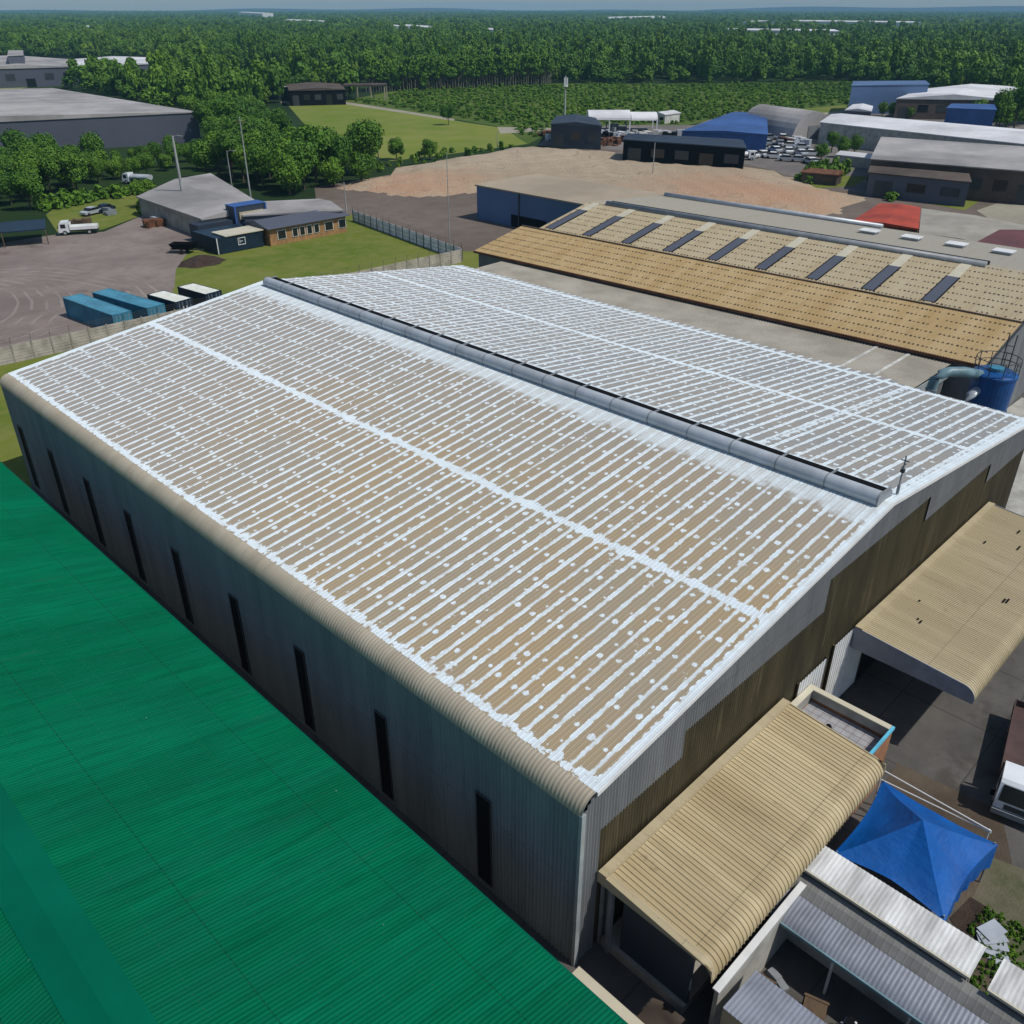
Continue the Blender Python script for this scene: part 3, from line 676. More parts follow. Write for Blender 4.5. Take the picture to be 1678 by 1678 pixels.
# ------------------------------------------------------------------ gazebo tent
T = thing('gazebo_tent', 'blue pop-up gazebo tent with peaked top standing beside the near canopy', 'tent', (32.3, 6.3, 0))
cs = [(29.4, 8.65), (29.55, 3.65), (35.2, 3.5), (35.2, 9.0)]
def cpt(u, v):
    a, b = (u+1)/2, (v+1)/2
    mul = (1-.10*(1-v*v)) if abs(u) > abs(v) else (1-.10*(1-u*u))
    m_ = max(abs(u), abs(v)); mul = 1-(1-mul)*m_
    u2, v2 = u*mul, v*mul; a, b = (u2+1)/2, (v2+1)/2
    x = (1-a)*((1-b)*cs[1][0]+b*cs[0][0])+a*((1-b)*cs[2][0]+b*cs[3][0])
    y = (1-a)*((1-b)*cs[1][1]+b*cs[0][1])+a*((1-b)*cs[2][1]+b*cs[3][1])
    side = 1-min(abs(u), abs(v))/max(m_, 1e-6)
    z = 2.6+1.8*(1-m_)**1.2-.25*math.sin(math.pi*min(1, m_))*side*.6+.16*side*m_*m_+.02*math.sin(u*5+v*3)*m_
    return (x, y, z)
n = 28; q = MB()
for (ua, va), (ub, vb) in (((-1, -1), (1, -1)), ((1, -1), (1, 1)), ((1, 1), (-1, 1)), ((-1, 1), (-1, -1))):
    k = len(q.v); m1 = 16
    for i in range(m1+1):
        f = max(.0005, i/m1)
        for j in range(m1+1):
            t = j/m1; q.v.append(cpt((ua+(ub-ua)*t)*f, (va+(vb-va)*t)*f))
    for i in range(m1):
        for j in range(m1): k0 = k+i*(m1+1)+j; q.f.append((k0, k0+m1+1, k0+m1+2, k0+1))
q.build('canopy', 'tent_blue', T, smooth=True)
q = MB()
def valance(pts, drop):
    k = len(q.v)
    for i, p in enumerate(pts): q.v += [p, (p[0]+.05*math.sin(i*1.7), p[1]+.05*math.sin(i*1.3), p[2]-drop-.06*math.sin(i*2.1))]
    for i in range(len(pts)-1): q.f.append((k+2*i, k+2*i+2, k+2*i+3, k+2*i+1))
valance([cpt(-1+2*i/n, -1) for i in range(n+1)], 1.5); valance([cpt(1, -1+2*i/n) for i in range(n+1)], .3)
valance([cpt(-1+2*i/n, 1) for i in range(n+1)], .25)
q.build('valance', 'tent_blue', T)
for x, y in cs: MB().tube([(x+(.12 if x < 32 else -.12), y+(.12 if y < 6 else -.12), 0), (x+(.12 if x < 32 else -.12), y+(.12 if y < 6 else -.12), 2.75)], .04, 8).build('leg', 'steel_grey', T)
pp = thing('white_rail', 'long thin white rail with a second one crossing beside the blue tent', 'rail', (36, 7, 0))
MB().tube([(36.0, 9.6, 2.5), (35.9, 4.0, 2.5)], .035, 8).tube([(35.75, 9.2, 2.1), (35.9, 4.0, 2.4)], .035, 8).build('rail', 'white_metal', pp)
for yy in (9.3, 4.1): MB().tube([(35.95, yy, 0), (35.95, yy, 2.5)], .04, 8).build('post', 'white_metal', pp)

# ------------------------------------------------------------------ sheds along the bottom right
A = thing('store_shed', 'long narrow shed with bright white metal roof in front of the blue tent', 'shed', (27.8, 5.5, 0))
MB().corr('y', 1.9, 9.35, [(27.0, 3.55), (28.4, 3.73), (28.55, 3.74), (28.75, 3.5)], .18, .007).build('roof', 'white_roof', A, smooth=True)
MB().prism([(27.15, 2.0), (28.6, 2.0), (28.6, 9.25), (27.15, 9.25)], 0, 3.5).build('wall', 'plaster', A)
MB().box(26.92, 27.02, 1.9, 9.35, 3.42, 3.55).build('gutter', 'cream_lite', A)
MB().corr('y', -5, 9.2, [(26.25, 2.75), (26.6, 3.05), (27.0, 3.2)], .3, .003, 'trap').build('lean_to_roof', 'conc_wall', A)
A2 = thing('store_shed', 'short white roofed shed at the right edge below the long white roof', 'shed', (27.9, -1, 0))
MB().corr('y', -4, 1.25, [(27.0, 3.55), (28.4, 3.73), (28.55, 3.74), (28.75, 3.5)], .18, .007).build('roof', 'white_roof', A2, smooth=True)
MB().box(27.15, 28.6, -3.9, 1.15, 0, 3.5).build('wall', 'plaster', A2); MB().box(26.92, 27.02, -4, 1.25, 3.42, 3.55).build('gutter', 'cream_lite', A2)
A3 = thing('awning', 'long grey sheet awning running parallel below the white roofed shed', 'awning', (25.5, 4, 0))
MB().corr('y', -5, 9.1, [(24.75, 2.35), (24.95, 2.55), (25.3, 2.68), (26.2, 2.8)], .18, .01).build('roof', 'awning_grey', A3, smooth=True)
MB().box(24.7, 24.78, -5, 9.1, 2.3, 2.44).build('gutter', 'duct', A3)
for yy in (-4, -.5, 3, 6.2, 8.9): MB().box(24.8, 24.9, yy-.05, yy+.05, 0, 2.4).build('post', 'white_dirty', A3)
MB().box(26.0, 26.15, -5, 9.1, 0, 2.7).build('wall', 'plaster', A3)
A4 = thing('awning', 'broad pale grey sheet awning at the bottom edge beyond the dark court', 'awning', (21, 3, 0))
MB().corr('y', -6, 8.2, [(19.7, 2.75), (22.2, 2.35)], .18, .01).build('roof', 'awning_grey', A4, smooth=True)
MB().box(19.72, 19.85, -6, 8.2, 0, 2.7).build('wall', 'cream', A4)
for yy in (-3, 1, 4.6, 8.0): MB().box(22.0, 22.1, yy-.05, yy+.05, 0, 2.36).build('post', 'steel_grey', A4)
kb = MB().box(19.3, 19.62, -8, 8.5, 0, .9).build('boundary_kerb', 'cream'); tag(kb, 'cream painted low wall at the foot of the broad grey awning', 'low wall')
cw = thing('parapet_wall', 'white capped wall running along the outer edge of the near canopy', 'wall', (23, 8.5, 0))
MB().box(20.0, 26.6, 8.6, 8.78, 0, 3.0).build('wall', 'plaster', cw); MB().box(19.9, 26.7, 8.54, 8.84, 3.0, 3.07).build('coping', 'white_metal', cw)
# court clutter
cr = thing('crate', 'weathered timber crate in the dark court between the two grey awnings', 'crate', (23.4, 6, 0), .3)
q = MB()
for z in (.0, .28, .56): q.box(-.6, .6, -.45, .45, z, z+.2)
bp(q, 'slats', 'timber', cr); bp(MB().box(-.55, -.45, -.5, .5, 0, .8).box(.45, .55, -.5, .5, 0, .8), 'frame', 'timber', cr)
c_ = copy_tree(cr, (23.3, 3.2, 0), 1.1, (1.3, 1, .7), 'wide flat timber crate in the dark court under the awning edge')
c_ = copy_tree(cr, (22.8, 8.0, 0), .1, (.8, .8, 1.1), 'smaller timber crate closest to the white capped wall in the court')
br = thing('steel_drum', 'dark steel drum standing in the court between the grey awnings', 'drum', (23.9, 4.6, 0))
MB().lathe(23.9, 4.6, [(.3, 0), (.3, .3), (.32, .3), (.32, .33), (.3, .33), (.3, .6), (.32, .6), (.32, .63), (.3, .63), (.3, .9), (.26, .88)], 18).build('body', 'black', br)
MB().lathe(24.0, 4.55, [(.05, .88), (.05, .93)], 8).build('cap', 'white_metal', br)
q = MB()
for i in range(18):
    x_, y_ = 22.6+random.random()*1.6, 4.5+random.random()*3.8; s_ = .08+random.random()*.3
    q.box(x_, x_+s_*1.6, y_, y_+s_, .01, .05+random.random()*.25, rot=random.random()*3)
tag(q.build('scrap_pile', 'steel_grey'), 'scattered pale scrap pieces lying in the dark court', 'scrap pile')

# ------------------------------------------------------------------ lorry at the right edge
def lorry(name, label, loc, rz, bed='truck_bed', group=None, long=7.2, tank=False):
    t = thing(name, label, 'truck', loc, rz, group)      # nose towards -x
    pr = [(-.0, .55), (-.02, 1.2), (.28, 2.15), (.45, 2.32), (1.75, 2.38), (1.8, .55)]
    cab = bp(MB().extr(pr, 'y', -1.05, 1.05), 'cab', 'truck_white', t)
    bp(MB().face([(-.035, -.92, 1.25), (.26, -.88, 2.1), (.26, .88, 2.1), (-.035, .92, 1.25)]).face([(-.05, -.92, 1.25), (-.05, .92, 1.25), (.245, .88, 2.1), (.245, -.88, 2.1)]), 'windscreen', 'glass_dark', t)
    for s in (-1, 1): bp(MB().box(.45, 1.3, *sorted((s*1.052, s*1.065)), 1.3, 2.0), 'side_window', 'glass_dark', t)
    bp(MB().box(-.16, .1, -1.08, 1.08, .42, .72), 'bumper', 'steel_grey', t)
    bp(MB().box(-.04, -.015, -.6, .6, .78, 1.1), 'grille', 'steel_dark', t)
    for s in (-1, 1):
        bp(MB().box(-.05, .0, s*.82-.14, s*.82+.14, .78, 1.0), 'headlight', 'headlight', t)
        m_ = MB().box(.0, .12, s*1.25-.1, s*1.25+.1, 1.35, 1.75); bp(m_, 'mirror', 'black', t)
    bp(MB().box(1.8, long, -.45, .45, .55, .85), 'chassis', 'steel_dark', t)
    if tank: bp(MB().extr([(1.0*math.cos(R(a)), 1.55+.62*math.sin(R(a))) for a in range(0, 360, 20)], 'x', 2.0, long), 'cargo_box', bed, t, smooth=False)
    else:
        q = MB().box(1.95, long, -1.12, 1.12, .95, 1.1).box(1.9, 2.0, -1.12, 1.12, 1.1, 2.1)
        for s in (-1, 1): q.box(2.0, long, *sorted((s*1.12, s*1.06)), 1.1, 1.5)
        q.box(long-.06, long, -1.12, 1.12, 1.1, 1.5); bp(q, 'cargo_bed', bed, t)
    for x_ in (1.0, long-1.5):
        for s in (-1, 1):
            wh = bp(MB().wheel(x_, s*.9, .45, .45, .3), 'wheel', 'rubber', t); bp(MB().wheel(x_, s*.92, .45, .22, .32), 'rim', 'galv', wh)
    return t
lorry('flatbed_lorry', 'white flatbed lorry with dark red-brown bed parked on the concrete yard at right edge', (39.75, 3.75, 0), R(12), long=8.4)
# litter / sheets near the tent
sh = MB()
for i in range(5): sh.box(31.3+i*.25, 31.9+i*.28, 1.1+i*.15, 2.4+i*.1, .02+.06*i, .05+.06*i, rot=.3*i)
tag(sh.build('scrap_sheets', 'galv'), 'small stack of loose pale metal sheets on the weedy ground right of the tent', 'metal sheets')

# ------------------------------------------------------------------ left yard
cont = thing('shipping_container', 'long teal blue shipping container, leftmost of the four by the panel wall', 'container', (41.6, 117.6, 0), R(6), 'shipping containers by the panel wall')
def container(root, Lh, mat, roofm):
    w2, h = 1.22, 2.59
    q = MB()
    q.corr('y', -Lh, Lh, [(-w2, .15), (-w2, h-.1)], .28, .02, 'trap').corr('y', -Lh, Lh, [(w2, h-.1), (w2, .15)], .28, .02, 'trap')
    q.corr('x', -w2, w2, [(Lh, .15), (Lh, h-.1)], .28, .02, 'trap').box(-w2, w2, -Lh, Lh, .05, .17)
    bp(q, 'side_panel', mat, root)
    bp(MB().corr('y', -Lh, Lh, [(-w2+.05, h-.02), (0, h), (w2-.05, h-.02)], .3, .012, 'trap'), 'roof', roofm, root)
    q = MB()
    for a in (-1, 1):
        q.box(a*w2-.06, a*w2+.06, -Lh, Lh, h-.13, h+.0).box(-w2, w2, a*Lh-.06, a*Lh+.06, h-.13, h+.01)
        for b in (-1, 1): q.box(a*w2-.08, a*w2+.08, b*Lh-.08, b*Lh+.08, 0, h+.02)
    bp(q, 'frame', mat, root)
    for s in (-1, 1):
        d = bp(MB().box(s*.6-.57, s*.6+.57, -Lh-.06, -Lh, .2, h-.15), 'door', mat, root)
        bp(MB().tube([(s*.35, -Lh-.1, .2), (s*.35, -Lh-.1, h-.15)], .03, 6).tube([(s*.85, -Lh-.1, .2), (s*.85, -Lh-.1, h-.15)], .03, 6), 'lock_rod', 'galv', d)
container(cont, 6.1, 'container_blue', 'container_blue')
copy_tree(cont, (45.7, 117.4, 0), R(9), None, 'long teal blue shipping container with dented roof, second from the left')
mk('container_top', (.66, .68, .62), .6, .15, 1, obj=True)
c3 = thing('shipping_container', 'short dark navy container with white roof, third from the left', 'container', (50.0, 114.2, 0), R(9), 'shipping containers by the panel wall')
container(c3, 3.05, 'navy', 'container_top')
bp(MB().box(-.3, .3, -3.14, -3.11, 1.0, 1.12).box(-.3, -.2, -3.14, -3.11, 1.12, 1.8).box(.2, .3, -3.14, -3.11, 1.12, 1.8), 'marking', 'white_metal', c3)
copy_tree(c3, (54.6, 114.8, 0), R(8), None, 'short dark navy container with white roof, rightmost of the four')
def panel_wall(name, label, a, b, h, step, mp, mpo, thick=.08, top=True):
    a = Vector((*a, 0)); b = Vector((*b, 0)); L = (b-a).length; t = thing(name, label, 'fence', a, math.atan2(b.y-a.y, b.x-a.x))
    n = int(L/step); q = MB(); p = MB(); w_ = MB()
    for i in range(n+1):
        x = i*step; p.box(x-.09, x+.09, -.09, .09, 0, h+.1)
        if top: w_.tube([(x, 0, h+.1), (x+.12, -.0, h+.9)], .022, 5)
    rows = 6
    for i in range(n):
        for r in range(rows):
            q.box(i*step+.09, (i+1)*step-.09, -thick/2+(.015 if r % 2 else 0), thick/2, h*r/rows+.02, h*(r+1)/rows-.02)
    bp(q, 'panels', mp, t); bp(p, 'posts', mpo, t)
    if top:
        for k in range(3): w_.tube([(0, 0, h+.3+k*.25), (n*step, 0, h+.3+k*.25)], .012, 4)
        bp(w_, 'wire', 'steel_dark', t)
    return t
panel_wall('panel_wall', 'weathered precast concrete panel wall with wire on top behind the striped warehouse', (2, 111.0), (97.2, 107.6), 2.1, 2.2, 'palisade', 'concrete')
panel_wall('panel_wall', 'pale mesh topped fence running from wall corner towards the brick office', (97.2, 108.2), (103.5, 148), 2.0, 2.4, 'mesh_fence', 'steel_dark')
# brick office
O = thing('brick_office', 'low tan brick office with arched white windows beside the lawn', 'building', (88.5, 142, 0))
MB().box(80.6, 96.6, 139.2, 146.5, 0, 3.0).build('wall', 'brick_tan', O)
MB().extr([(138.6, 3.0), (142.8, 3.9), (147.1, 3.0), (147.1, 2.9), (138.6, 2.9)], 'x', 80, 97.2).build('roof', 'slate', O)
for xw_, wd in ((82.2, 1.5), (85.2, .9), (86.7, .9), (88.2, .9), (89.7, .9), (92.0, 1.6), (95.0, 1.4)):
    fr = MB().box(xw_-.12, xw_+wd+.12, 139.1, 139.19, .9, 2.45).build('window', 'white_metal', O)
    MB().box(xw_, xw_+wd, 139.05, 139.1, 1.02, 2.33).build('pane', 'glass_dark', fr)
CB = thing('site_cabin', 'dark navy container cabin with pale roof and white square emblem on its long side', 'cabin', (75.5, 143.5, 0))
MB().corr('x', 71, 79.8, [(140.0, .1), (140.0, 2.7)], .3, .025, 'trap').corr('y', 140, 148.5, [(71.0, .1), (71.0, 2.7)], .3, .025, 'trap').box(71.03, 79.8, 140.03, 148.5, .1, 2.6).build('wall', 'navy', CB)
MB().prism([(72.6, 139.85), (79.95, 139.85), (79.95, 144.5), (72.6, 144.5)], 2.72, 2.86).build('roof', 'cream_lite', CB)
em = MB().box(74.9, 76.3, 139.93, 139.96, 1.0, 1.1).box(74.9, 76.3, 139.93, 139.96, 2.1, 2.2).box(74.9, 75.0, 139.93, 139.96, 1.1, 2.1).box(76.2, 76.3, 139.93, 139.96, 1.1, 2.1).box(75.2, 75.8, 139.93, 139.96, 1.55, 1.65).box(75.2, 75.3, 139.93, 139.96, 1.3, 1.9)
em.build('emblem', 'white_metal', CB); MB().box(71.0, 71.15, 139.9, 140.0, .1, 2.7).build('corner_trim', 'white_metal', CB)
C2 = thing('site_cabin', 'blue two level cabin frame rising behind the navy container cabin', 'cabin', (76, 152, 0))
MB().box(73, 80, 150, 153, 0, 3).box(80.2, 86.5, 149.5, 152.5, 0, 5.2).build('wall', 'navy_far', C2); MB().box(80.1, 86.6, 149.4, 152.6, 5.2, 5.3).box(80.1, 80.4, 149.3, 149.5, 0, 5.2).box(86.3, 86.6, 149.3, 149.5, 0, 5.2).build('frame', 'blue_roof', C2)
MB().box(81, 85.8, 149.3, 149.48, 2.9, 4.2).build('opening', 'cream', C2)
def heap(name, label, cat, x, y, r, h, mat, par=None):
    q = MB(); n = 18; k0 = 0
    for i in range(6):
        f = i/5
        for j in range(n):
            a = 2*math.pi*j/n; rr = r*(1-f)*(1+.12*math.sin(j*2.3)+.06*random.random()); q.v.append((x+rr*math.cos(a)*1.3, y+rr*math.sin(a), h*(1-(1-f)**1.3) if i < 5 else h))
    for i in range(5):
        for j in range(n): q.f.append((i*n+j, i*n+(j+1) % n, (i+1)*n+(j+1) % n, (i+1)*n+j))
    return tag(q.build(name, mat, smooth=True), label, cat)
heap('soil_heap', 'dark brown soil heap at the corner of the lawn before the navy cabin', 'soil heap', 66.5, 137.3, 2.9, 1.3, 'soil')
# tipper trailer beside it
tt = thing('tipper_trailer', 'small dark tipper trailer parked by the soil heap', 'trailer', (67.8, 145.5, 0), R(-50))
q = MB(); k = 0
q.v = [(-1.6, -.8, .7), (1.6, -.8, .7), (1.6, .8, .7), (-1.6, .8, .7), (-2.1, -1.1, 1.6), (2.1, -1.1, 1.6), (2.1, 1.1, 1.6), (-2.1, 1.1, 1.6)]
q.f = [(3, 2, 1, 0), (0, 1, 5, 4), (1, 2, 6, 5), (2, 3, 7, 6), (3, 0, 4, 7)]
bp(q, 'bin', 'black', tt); bp(MB().box(-2.4, 3.4, -.1, .1, .5, .68), 'drawbar', 'steel_dark', tt)
for s in (-1, 1): bp(MB().wheel(0, s*1.15, .4, .4, .25), 'wheel', 'rubber', tt)
lorry('box_lorry', 'small white lorry with light load parked at the far edge of the dirt yard', (58.3, 174.2, 0), R(-28), 'white_metal', long=6.6, tank=False)
def car(label, loc, rz, mat, group=None, s=1):
    t = thing('parked_car', label, 'car', loc, rz, group); t.scale = (s, s, s)
    bd_ = bp(MB().extr([(-2.1, .35), (-2.15, .75), (-1.3, .92), (1.9, .95), (2.15, .8), (2.15, .35)], 'y', -.88, .88), 'body', mat, t)
    bp(MB().extr([(-1.2, .9), (-.55, 1.38), (.95, 1.42), (1.75, .93)], 'y', -.78, .78), 'windows', 'glass_dark', t)
    bp(MB().extr([(-.5, 1.38), (-.45, 1.44), (.9, 1.47), (.95, 1.41)], 'y', -.8, .8), 'roof', mat, t)
    for x_ in (-1.3, 1.35):
        for q_ in (-1, 1): bp(MB().wheel(x_, q_*.8, .32, .32, .2), 'wheel', 'rubber', t)
    return t
for (px, py), lab, mt in (((150, 352), 'silver car on the grass behind the small white lorry', 'galv'), ((172, 347), 'dark blue car on the grass at the hedge beyond the dirt yard', 'navy')):
    g = G(px, py); car(lab, (*g, .02), R(20), mt)
g = G(206, 300); lorry('box_lorry', 'pale grey box lorry half hidden among the trees left of the tall pole', (g[0], g[1], 0), R(-60), 'galv', long=7, tank=True)
# shade carport at the far left
cp = thing('carport', 'dark shade carport on posts at the far left edge of the dirt yard', 'carport', (*G(20, 400), 0), R(-20))
bp(MB().corr('x', -8, 6, [(-3, 2.7), (5, 2.9)], .3, .02, 'trap').box(-8, 6, -3, -2.9, 2.5, 2.7), 'roof', 'navy', cp)
for x_ in (-7.8, -1, 5.8): bp(MB().box(x_-.08, x_+.08, -3, -2.85, 0, 2.6), 'post', 'timber', cp)
# low pitched sheds behind the office
def world_bld(name, label, poly, h, rise, mw, mr, cat='building', feats=0, over=.4, rib=0):
    cx = sum(p[0] for p in poly)/len(poly); cy = sum(p[1] for p in poly)/len(poly)
    t = thing(name, label, cat, (cx, cy, 0))
    MB().prism(poly, 0, h, cap=False).build('wall', mw, t)
    op = [(cx+(x-cx)*(1+over/max(4, math.hypot(x-cx, y-cy))), cy+(y-cy)*(1+over/max(4, math.hypot(x-cx, y-cy)))) for x, y in poly]
    q = MB()
    if len(poly) == 4 and rise:
        e = [Vector((*p, h)) for p in op]; L01 = (e[1]-e[0]).length; L12 = (e[2]-e[1]).length
        if L01 < L12: e = e[1:]+e[:1]
        # ridge parallel to the long side e0-e1
        ra = (e[3]+e[0])/2+Vector((0, 0, rise)); rb = (e[1]+e[2])/2+Vector((0, 0, rise))
        q.face([e[0], e[1], rb, ra]).face([e[2], e[3], ra, rb]).face([e[1], e[2], rb]).face([e[3], e[0], ra])
        dn = Vector((0, 0, -.25))
        for i in range(4): q.face([e[i], e[i]+dn, e[(i+1) % 4]+dn, e[(i+1) % 4]])
    else: q.prism(op, h, h+.25)
    q.build('roof', mr, t)
    # dark openings on the two faces turned to the viewer
    if feats:
        best = sorted(range(len(poly)), key=lambda i: (poly[i][0]+poly[(i+1) % len(poly)][0])*FW[0]+(poly[i][1]+poly[(i+1) % len(poly)][1])*FW[1])[:1]
        for i in best:
            a = Vector((*poly[i], 0)); b = Vector((*poly[(i+1) % len(poly)], 0)); d = b-a; L = d.length; d.normalize(); nrm = Vector((d.y, -d.x, 0))
            if nrm.dot(Vector((cx, cy, 0))-a) > 0: nrm = -nrm
            for k in range(feats):
                u = L*(k+.5)/feats; wd = min(2.2, L/feats*.28); z0, z1 = (h*.35, h*.7) if k % 3 else (.05, min(h*.7, 4))
                P = [a+d*(u-wd)+nrm*s for s in (.0, .06)]+[a+d*(u+wd)+nrm*s for s in (.06, .0)]
                MB().prism([(p.x, p.y) for p in P], z0, z1).build('door' if k % 3 == 0 else 'window', 'glass_dark' if k % 2 else 'steel_dark', t)
    return t
BL = []
def pbld(name, label, px, h, rise, mw, mr, **k):
    poly = [G(x, y, h) for x, y in px]; BL.append(poly)
    return world_bld(name, label, poly, h, rise, mw, mr, **k)
BL.append([(20, 307), (140, 272), (143, 398), (60, 400)])
world_bld('warehouse', 'wide slate grey warehouse with pale weathered roof behind trees on the left', [(25, 308), (139, 273), (143, 396), (55, 402)], 8.6, 1.4, 'slate', 'roof_grey_far', feats=0)
pbld('shed', 'low shed with pale grey sloping roof behind the tall white pole', [(226, 322), (330, 358), (440, 342), (345, 284)], 3.6, 1.0, 'concrete', 'roof_grey_far')
pbld('shed', 'long flat grey roof shed behind the brick office', [(400, 352), (560, 344), (520, 326), (390, 332)], 3.8, .6, 'slate', 'roof_grey_far')
pbld('factory', 'far left grey factory block with ribbed pale roof among trees', [(-70, 114), (124, 109), (116, 97), (-70, 93)], 9, 1.5, 'slate', 'roof_grey_far', feats=6)
pbld('factory', 'long low factory with lilac grey roof right of the far left block', [(126, 110), (253, 104), (250, 94), (118, 97)], 8, 1.2, 'slate', 'roof_white_far', feats=7)
pbld('tank_house', 'small square grey plant room above the far left factory roof', [(12, 92), (38, 91), (38, 83), (14, 83)], 14, 0, 'slate', 'roof_grey_far')
pbld('farm_building', 'small white roofed building at the forest edge left of the pale field', [(356, 124), (397, 121), (390, 112), (352, 115)], 5, 1, 'slate', 'roof_white_far', feats=3)
pbld('farm_building', 'long dark workshop building between the forest and the pale field', [(368, 143), (470, 142), (462, 134), (366, 136)], 5, 1, 'navy_far', 'roof_white_far', feats=6)
pbld('farm_building', 'dark open sided workshop joined right of the long dark one', [(474, 148), (565, 146), (556, 137), (470, 138)], 6, .8, 'black', 'brown_far', feats=5)
fr = thing('timber_frame', 'open pale timber frame shelter at the right end of the dark workshops', 'shelter', (*G(600, 163), 0), R(-45))
q = MB()
for i in range(4):
    for yy in (-4, 4): q.box(-9+i*6-.2, -9+i*6+.2, yy-.2, yy+.2, 0, 6)
bp(q, 'posts', 'cream', fr); bp(MB().box(-9.5, 9.5, -4.3, -3.9, 5.7, 6.2).box(-9.5, 9.5, 3.9, 4.3, 5.7, 6.2).box(-9.5, 9.5, -4.3, 4.3, 6.2, 6.35), 'roof', 'brown_far', fr)
# blue walled building with tan roof
T2 = [(121.5, 130.5), (121.5, 99), (139, 99), (139, 130.5)]
bb = world_bld('warehouse', 'building with plain blue side wall and tan roof behind the brown warehouse', T2, 6.4, .15, 'blue_wall', 'tan_far'); BL.append(T2)
MB().box(121.3, 121.48, 118.9, 119.1, 0, 6.3).build('downpipe', 'steel_dark', bb)
MB().box(121.36, 121.48, 112, 121, 0, 2.2).build('door', 'black', bb)
pbld('workshop', 'navy walled workshop below the tall mast', [(903, 203), (986, 206), (975, 193), (912, 190)], 6.5, .8, 'navy_far', 'navy_far', feats=3)
pbld('warehouse', 'long black walled low building behind the sandy ground', [(1022, 228), (1222, 242), (1208, 228), (1040, 219)], 6, .8, 'black', 'navy_far', feats=5)
pbld('warehouse', 'building with bright blue sloping roof in the industrial yard', [(1118, 214), (1258, 220), (1256, 190), (1200, 184)], 5, .5, 'blue_roof', 'blue_roof')
pbld('workshop', 'tall dull blue wall building at the edge of the far scrub', [(1396, 141), (1522, 139), (1516, 133), (1400, 134)], 10, 0, 'blue_wall', 'blue_wall')
pbld('warehouse', 'warehouse with wavy white roof right of the dull blue wall', [(1470, 161), (1655, 163), (1668, 142), (1510, 146)], 7, 1.5, 'brown_far', 'roof_white_far', feats=6)
pbld('shed', 'small white roofed shed in front of the dull blue wall', [(1385, 180), (1428, 182), (1430, 174), (1398, 171)], 4, .6, 'slate', 'roof_white_far', feats=2)
pbld('workshop', 'bright blue walled workshop before the dark trees on the right', [(1552, 178), (1632, 181), (1628, 172), (1560, 171)], 8, 0, 'blue_roof', 'blue_roof', feats=0)
pbld('warehouse', 'long warehouse with pale patched roof across the right middle distance', [(1345, 200), (1700, 238), (1700, 214), (1380, 186)], 6, 1, 'plaster', 'roof_white_far', feats=8)
pbld('warehouse', 'broad grey roofed warehouse in front of the pale patched roof', [(1428, 262), (1710, 284), (1710, 244), (1445, 226)], 6.5, 0, 'brown_far', 'roof_grey_far', feats=7)
pbld('workshop', 'dark purple-grey walled workshop behind the small green plot', [(1425, 282), (1590, 298), (1580, 280), (1430, 270)], 5, .5, 'slate', 'brown_far', feats=3)
pbld('shed', 'open shed with bright red sheet roof behind the brown warehouse', [(1398, 362), (1504, 374), (1507, 340), (1442, 334)], 5, .3, 'rust', 'red_roof')
pbld('warehouse', 'cream roofed building right of the red roofed shed', [(1509, 382), (1640, 405), (1690, 372), (1512, 342)], 5, .3, 'cream', 'tan_pale')
pbld('warehouse', 'maroon roofed building at the right edge above the brown warehouse', [(1590, 404), (1760, 425), (1760, 385), (1640, 377)], 6.2, .3, 'plaster', 'maroon')
# quonset hut
g = G(1330, 228)
qh = thing('quonset_hut', 'rounded white dome hut beside the scrap yard', 'hut', (*g, 0), R(-20))
bp(MB().extr([(8*math.cos(R(a)), 8*math.sin(R(a))) for a in range(0, 181, 12)], 'y', 0, 26), 'shell', 'roof_grey_far', qh, smooth=False)
bp(MB().box(-2, 2, -.15, 0, 0, 4), 'door', 'steel_grey', qh)
g = G(1020, 213)
mq = thing('marquee', 'white marquee tent with rounded ends beside the navy workshop', 'tent', (*g, 0), R(-45))
bp(MB().extr([(5*math.cos(R(a)), 3.6+2.6*math.sin(R(a))) for a in range(0, 181, 15)], 'x', -12, 2).extr([(4.5*math.cos(R(a)), 3.4+2.2*math.sin(R(a))) for a in range(0, 181, 15)], 'x', 2.3, 11), 'roof', 'roof_white_far', mq)
for x_ in (-11.8, -5, 1.8, 10.8):
    for y_ in (-4.7, 4.7): bp(MB().box(x_-.2, x_+.2, y_-.2, y_+.2, 0, 3.7), 'post', 'white_metal', mq)
# far pale warehouses inside the forest
far = [((1196, 49), (1376, 51), 12, 'longest low white warehouse in the far forest'), ((1232, 35.5), (1292, 35.8), 14, 'short white warehouse far off above the longest one'), ((1306, 34.5), (1510, 37), 14, 'far long white warehouse near the right horizon'),
       ((1228, 58), (1300, 59), 9, 'white works building at the near edge of the far estate'), ((1300, 57), (1345, 60), 10, 'middle white works building of the far estate'), ((1350, 61), (1402, 57), 9, 'rightmost white works building of the far estate'),
       ((390, 20), (430, 22), 20, 'bright far building near the left horizon'), ((466, 33), (522, 35), 12, 'flat white building in the forest left of the mast field'), ((616, 43), (655, 43), 11, 'left one of two white sheds in the far clearing'),
       ((662, 42), (705, 45), 11, 'right one of two white sheds in the far clearing'), ((795, 48), (824, 50), 12, 'small bright white shed alone in the forest'), ((104, 43), (140, 45), 10, 'little white building among trees on the far left'),
       ((1492, 52), (1552, 55), 9, 'scattered white block right of the far estate'), ((1545, 31), (1620, 33), 12, 'thin pale building near the right horizon'), ((990, 29), (1090, 27), 12, 'thin pale roof line near the central horizon')]
